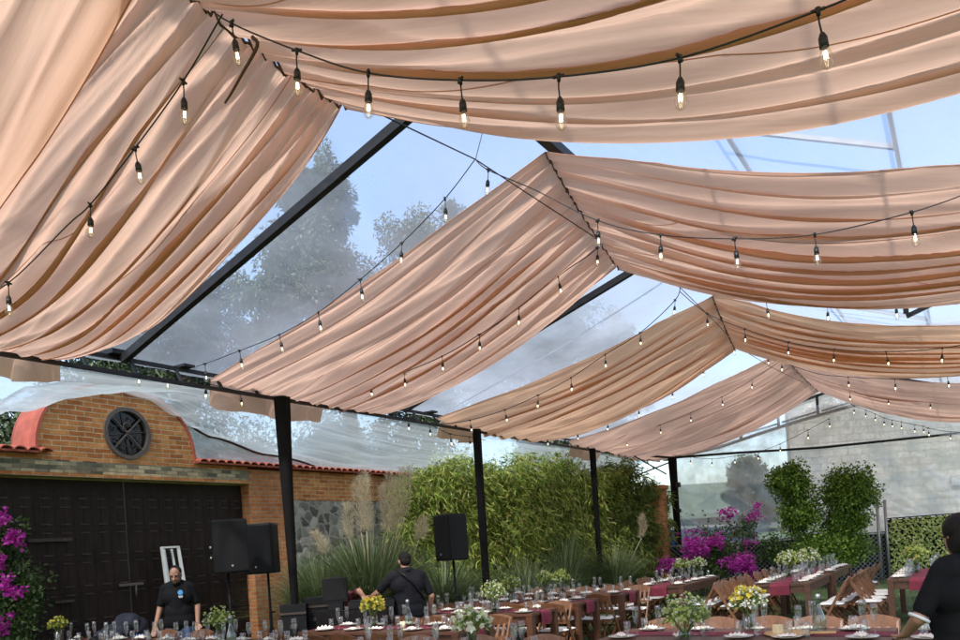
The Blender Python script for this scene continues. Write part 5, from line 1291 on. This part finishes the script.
person('person in black polo with white trim, seen from behind at the right edge', (2.93, 4.85, -.06), .25, shirt='black_shirt', hair='bob', stout=1.12, headpitch=.1, extras=('trim',),
       J=dict(elL=(-.33, .04, 1.14), wrL=(-.22, .27, 1.02), elR=(.28, .02, 1.12), wrR=(.24, .2, .92)))

# ------------------------------------------------------------------ string lights (tent coordinates of every hanging point)
STRINGS = [
    [ (-3.24, 3.04, 4.63, 0), (-3.62, 3.07, 4.42, 1), (-4.13, 3.11, 4.22, 1), (-4.68, 3.16, 4.05, 1), (-4.97, 3.18, 4.0, 0), (-5.86, 3.26, 3.84, 1), (-6.79, 3.34, 3.84, 1) ], 
    [ (-3.48, 3.09, 4.83, 0), (-3.26, 3.12, 4.63, 1), (-2.85, 3.17, 4.35, 1), (-2.44, 3.23, 4.11, 1), (-1.94, 3.29, 3.92, 1), (-1.46, 3.35, 3.79, 1), (-0.93, 3.42, 3.71, 1), (-0.39, 3.49, 3.73, 1), (-0.15, 3.52, 3.76, 0) ], 
    [ (-3.64, 6.33, 5.21, 0), (-4.02, 6.38, 4.98, 1), (-4.6, 6.45, 4.73, 1), (-5.22, 6.53, 4.53, 1), (-5.9, 6.62, 4.35, 1), (-6.59, 6.71, 4.26, 1), (-7.35, 6.8, 4.23, 1), (-8.09, 6.9, 4.22, 1), (-8.43, 6.94, 4.23, 0) ], 
    [ (-3.61, 6.29, 5.19, 0), (-3.49, 6.3, 5.06, 1), (-3.05, 6.32, 4.76, 0), (-2.5, 6.34, 4.35, 1), (-1.98, 6.36, 4.1, 1), (-1.41, 6.39, 3.93, 1), (-0.84, 6.41, 3.82, 1), (-0.21, 6.44, 3.82, 1), (0.17, 6.46, 3.87, 0) ], 
    [ (-3.25, 8.68, 5.26, 0), (-3.46, 8.71, 5.03, 1), (-4.01, 8.78, 4.85, 1), (-4.6, 8.85, 4.61, 1), (-5.25, 8.94, 4.42, 1), (-5.9, 9.02, 4.27, 1), (-6.61, 9.11, 4.19, 1), (-7.3, 9.2, 4.16, 1), (-8.04, 9.29, 4.18, 1), (-8.3, 9.33, 4.18, 0) ], 
    [ (-3.37, 11.6, 5.28, 0), (-2.6, 11.55, 4.92, 0), (-2.18, 11.52, 4.76, 1), (-1.41, 11.47, 4.53, 1), (-0.62, 11.42, 4.4, 1), (0.2, 11.36, 4.37, 0) ], 
    [ (-3.37, 11.6, 5.28, 0), (-3.46, 11.6, 5.08, 1), (-4.03, 11.63, 4.72, 1), (-4.62, 11.65, 4.5, 1), (-5.23, 11.68, 4.25, 1), (-5.84, 11.7, 4.07, 1), (-6.49, 11.73, 3.93, 1), (-7.21, 11.76, 3.86, 1), (-7.85, 11.79, 3.88, 0) ], 
    [ (-3.83, 13.16, 5.65, 0), (-3.43, 13.2, 5.22, 1), (-2.86, 13.25, 4.86, 1), (-2.23, 13.3, 4.54, 1), (-1.59, 13.36, 4.32, 1), (-0.89, 13.42, 4.16, 1), (-0.17, 13.48, 4.09, 1), (0.36, 13.53, 4.12, 0) ], 
    [ (-3.41, 15.2, 5.29, 0), (-3.51, 15.22, 5.13, 1), (-4.13, 15.36, 4.82, 1), (-4.8, 15.5, 4.52, 1), (-5.56, 15.66, 4.28, 1), (-6.31, 15.82, 4.11, 1), (-7.1, 15.99, 4.02, 1), (-7.92, 16.16, 4.03, 1), (-8.3, 16.25, 4.05, 0) ], 
    [ (-3.93, 17.67, 5.74, 0), (-3.37, 17.6, 5.26, 1), (-2.52, 17.48, 4.74, 0), (-1.85, 17.4, 4.52, 1), (-1.03, 17.29, 4.33, 1), (-0.17, 17.18, 4.22, 1), (0.5, 17.09, 4.21, 0) ], 
    [ (-2.81, 17.97, 5.08, 0), (-3.19, 18.12, 5.19, 1), (-3.89, 18.39, 4.94, 1), (-4.64, 18.67, 4.71, 1), (-5.47, 18.99, 4.5, 1), (-6.35, 19.33, 4.36, 1), (-7.41, 19.74, 4.21, 1), (-8.3, 20.1, 4.13, 0) ], 
    [ (-2.96, 21.4, 5.21, 0), (-2.24, 21.25, 4.78, 1), (-1.42, 21.07, 4.51, 1), (-0.57, 20.88, 4.28, 1), (0.56, 20.64, 4.12, 0) ], 
    [ (-2.6, 24.5, 4.94, 0), (-2.5, 24.48, 4.84, 1), (-2.21, 24.44, 4.68, 1), (-1.99, 24.42, 4.54, 1), (-1.78, 24.39, 4.4, 1), (-1.59, 24.36, 4.31, 1), (-1.37, 24.34, 4.23, 1), (-1.05, 24.29, 4.1, 1), (-0.86, 24.27, 4.04, 1), (-0.75, 24.25, 3.97, 1), (-0.24, 24.19, 3.8, 1), (0.61, 24.08, 3.67, 0) ], 
    [ (-7.2, 22.8, 3.93, 0), (-6.56, 22.42, 3.77, 1), (-5.84, 21.98, 3.61, 1), (-5.12, 21.54, 3.58, 1), (-4.44, 21.13, 3.58, 1), (-3.83, 20.76, 3.68, 1), (-3.1, 20.32, 3.89, 1), (-2.59, 20.01, 4.05, 1) ], 
    [ (-8.25, 5.81, 4.12, 0), (-8.25, 6.06, 4.08, 1), (-8.25, 6.46, 4.09, 1), (-8.25, 7.03, 4.02, 1), (-8.25, 7.59, 3.98, 1), (-8.25, 7.98, 3.94, 0) ], 
    [ (-8.15, 10.89, 4.04, 0), (-8.15, 11.25, 3.98, 1), (-8.15, 11.91, 3.92, 1), (-8.15, 12.55, 3.81, 1), (-8.15, 13.22, 3.81, 1), (-8.15, 13.82, 3.79, 0) ], 
]
SL = ['string of bulbs running down the nearest left drape to the eave', 'string of large bulbs under the wide peach swag at top right', 'bulb string along the near edge of the left rose drape',
      'bulb string under the rose swag at the right', 'bulb string low across the left rose drape', 'bulb string along the lower hem of the rose swag at right', 'bulb string along the near edge of the left apricot drape',
      'bulb string under the right apricot swag', 'bulb string along the far hem of the left apricot drape', 'bulb string below the hem of the right apricot swag', 'bulb string across the left pink drape',
      'bulb string under the right pink swag', 'row of tiny bulbs below the far gable at the right', 'row of tiny bulbs above the tie bar beside the corner post', 'short bulb strand under the near eave above the arch', 'short bulb strand under the eave left of the second post']
DROP = MB()
def bulb_meshes():
    b = MB(); b.tube([(0, 0, .0), (.003, 0, -.05), (0, 0, -.105)], .0045, 5); b.cyl((0, 0, .012), (0, 0, -.022), .013, .009, 8); b.cyl((-.03, 0, .002), (.03, 0, .002), .008, n=6)
    b.cyl((0, 0, -.098), (0, 0, -.118), .010, .019, 10); b.cyl((0, 0, -.118), (0, 0, -.162), .020, .021, 10)
    s = b.obj('socket', 'cable'); g = MB().lathe([(.0165, -.162), (.019, -.172), (.029, -.20), (.031, -.218), (.025, -.242), (.012, -.254), (0, -.257)], n=12).obj('glass_bulb', 'bulb', s)
    f = MB(); f.cyl((-.007, 0, -.178), (-.008, 0, -.212), .0016, n=5); f.cyl((.007, 0, -.178), (.008, 0, -.212), .0016, n=5); f.cyl((0, -.007, -.178), (0, -.008, -.212), .0016, n=5); f.cyl((0, .007, -.178), (0, .008, -.212), .0016, n=5)
    f = f.obj('filament', 'glow', s)
    return s, g, f
PROTO = None
def catmull(P, k=6):
    out = []
    for i in range(len(P) - 1):
        p0, p1, p2, p3 = P[max(0, i - 1)], P[i], P[i + 1], P[min(len(P) - 1, i + 2)]
        for q in range(k):
            t = q / k; out.append(.5 * ((2 * p1) + (p2 - p0) * t + (2 * p0 - 5 * p1 + 4 * p2 - p3) * t * t + (3 * p1 - p0 - 3 * p2 + p3) * t ** 3))
    return out + [P[-1]]
for si, pts in enumerate(STRINGS):
    W_ = [T(*p[:3]) for p in pts]
    t = thing('string_light', SL[si], 'string light', W_[0], 0, 'string lights under the drapes'); o0 = W_[0]
    b = MB(); b.tube([p - o0 for p in catmull(W_)], .0048 if si < 4 else .0065, 5); b.obj('cable', 'cable', t)
    for p, w in zip(pts, W_):
        if not p[3]:
            continue
        if PROTO is None: PROTO = bulb_meshes(); s, g, f = PROTO
        else:
            s = PROTO[0].copy(); COL.objects.link(s)
            for q in PROTO[1:]: c = q.copy(); COL.objects.link(c); c.parent = s
        s.parent = t; s.location = w - o0; s.rotation_euler = (rnd.uniform(-.12, .12), rnd.uniform(-.12, .12), rnd.uniform(0, 3)); s.scale = (.9, .9, rnd.uniform(.84, .98))
# the plain support wire along the ridge
sw_ = [T(-3.4, 4.5, 4.80), T(-3.62, 6.31, 5.20), T(-3.42, 8.6, 5.10), T(-3.4, 11.6, 5.28), T(-3.4, 13.6, 5.15), T(-3.4, 15.2, 5.0), T(-3.4, 18, 5.08), T(-3.4, 22, 5.3)]
wr = thing('support_wire', 'thin black support wire running along the ridge below the drapes', 'wire', sw_[0])
b = MB(); b.tube([p - sw_[0] for p in sw_], .006, 5); b.obj('cable', 'cable', wr)
for (x, y, z) in ((-3.62, 6.31, 5.2), (-3.4, 11.6, 5.28)):
    b = MB(); b.tube([T(x, y, z) - sw_[0], T(RX, y, RZ) - sw_[0]], .003, 4); b.obj('hanger', 'cable', wr)

sp_ = [(-3.17, 3.18, 4.55), (-3.13, 3.17, 4.48), (-3.27, 3.19, 4.4), (-3.38, 3.2, 4.33), (-3.45, 3.21, 4.3)]
ls_ = thing('loose_strap', 'black strap dangling loose from the ridge over the nearest left drape', 'strap', T(*sp_[0]))
MB().tube([T(*p) - T(*sp_[0]) for p in catmull([Vector(p) for p in sp_], 4)], .012, 5, .006).obj('webbing', 'cord', ls_)
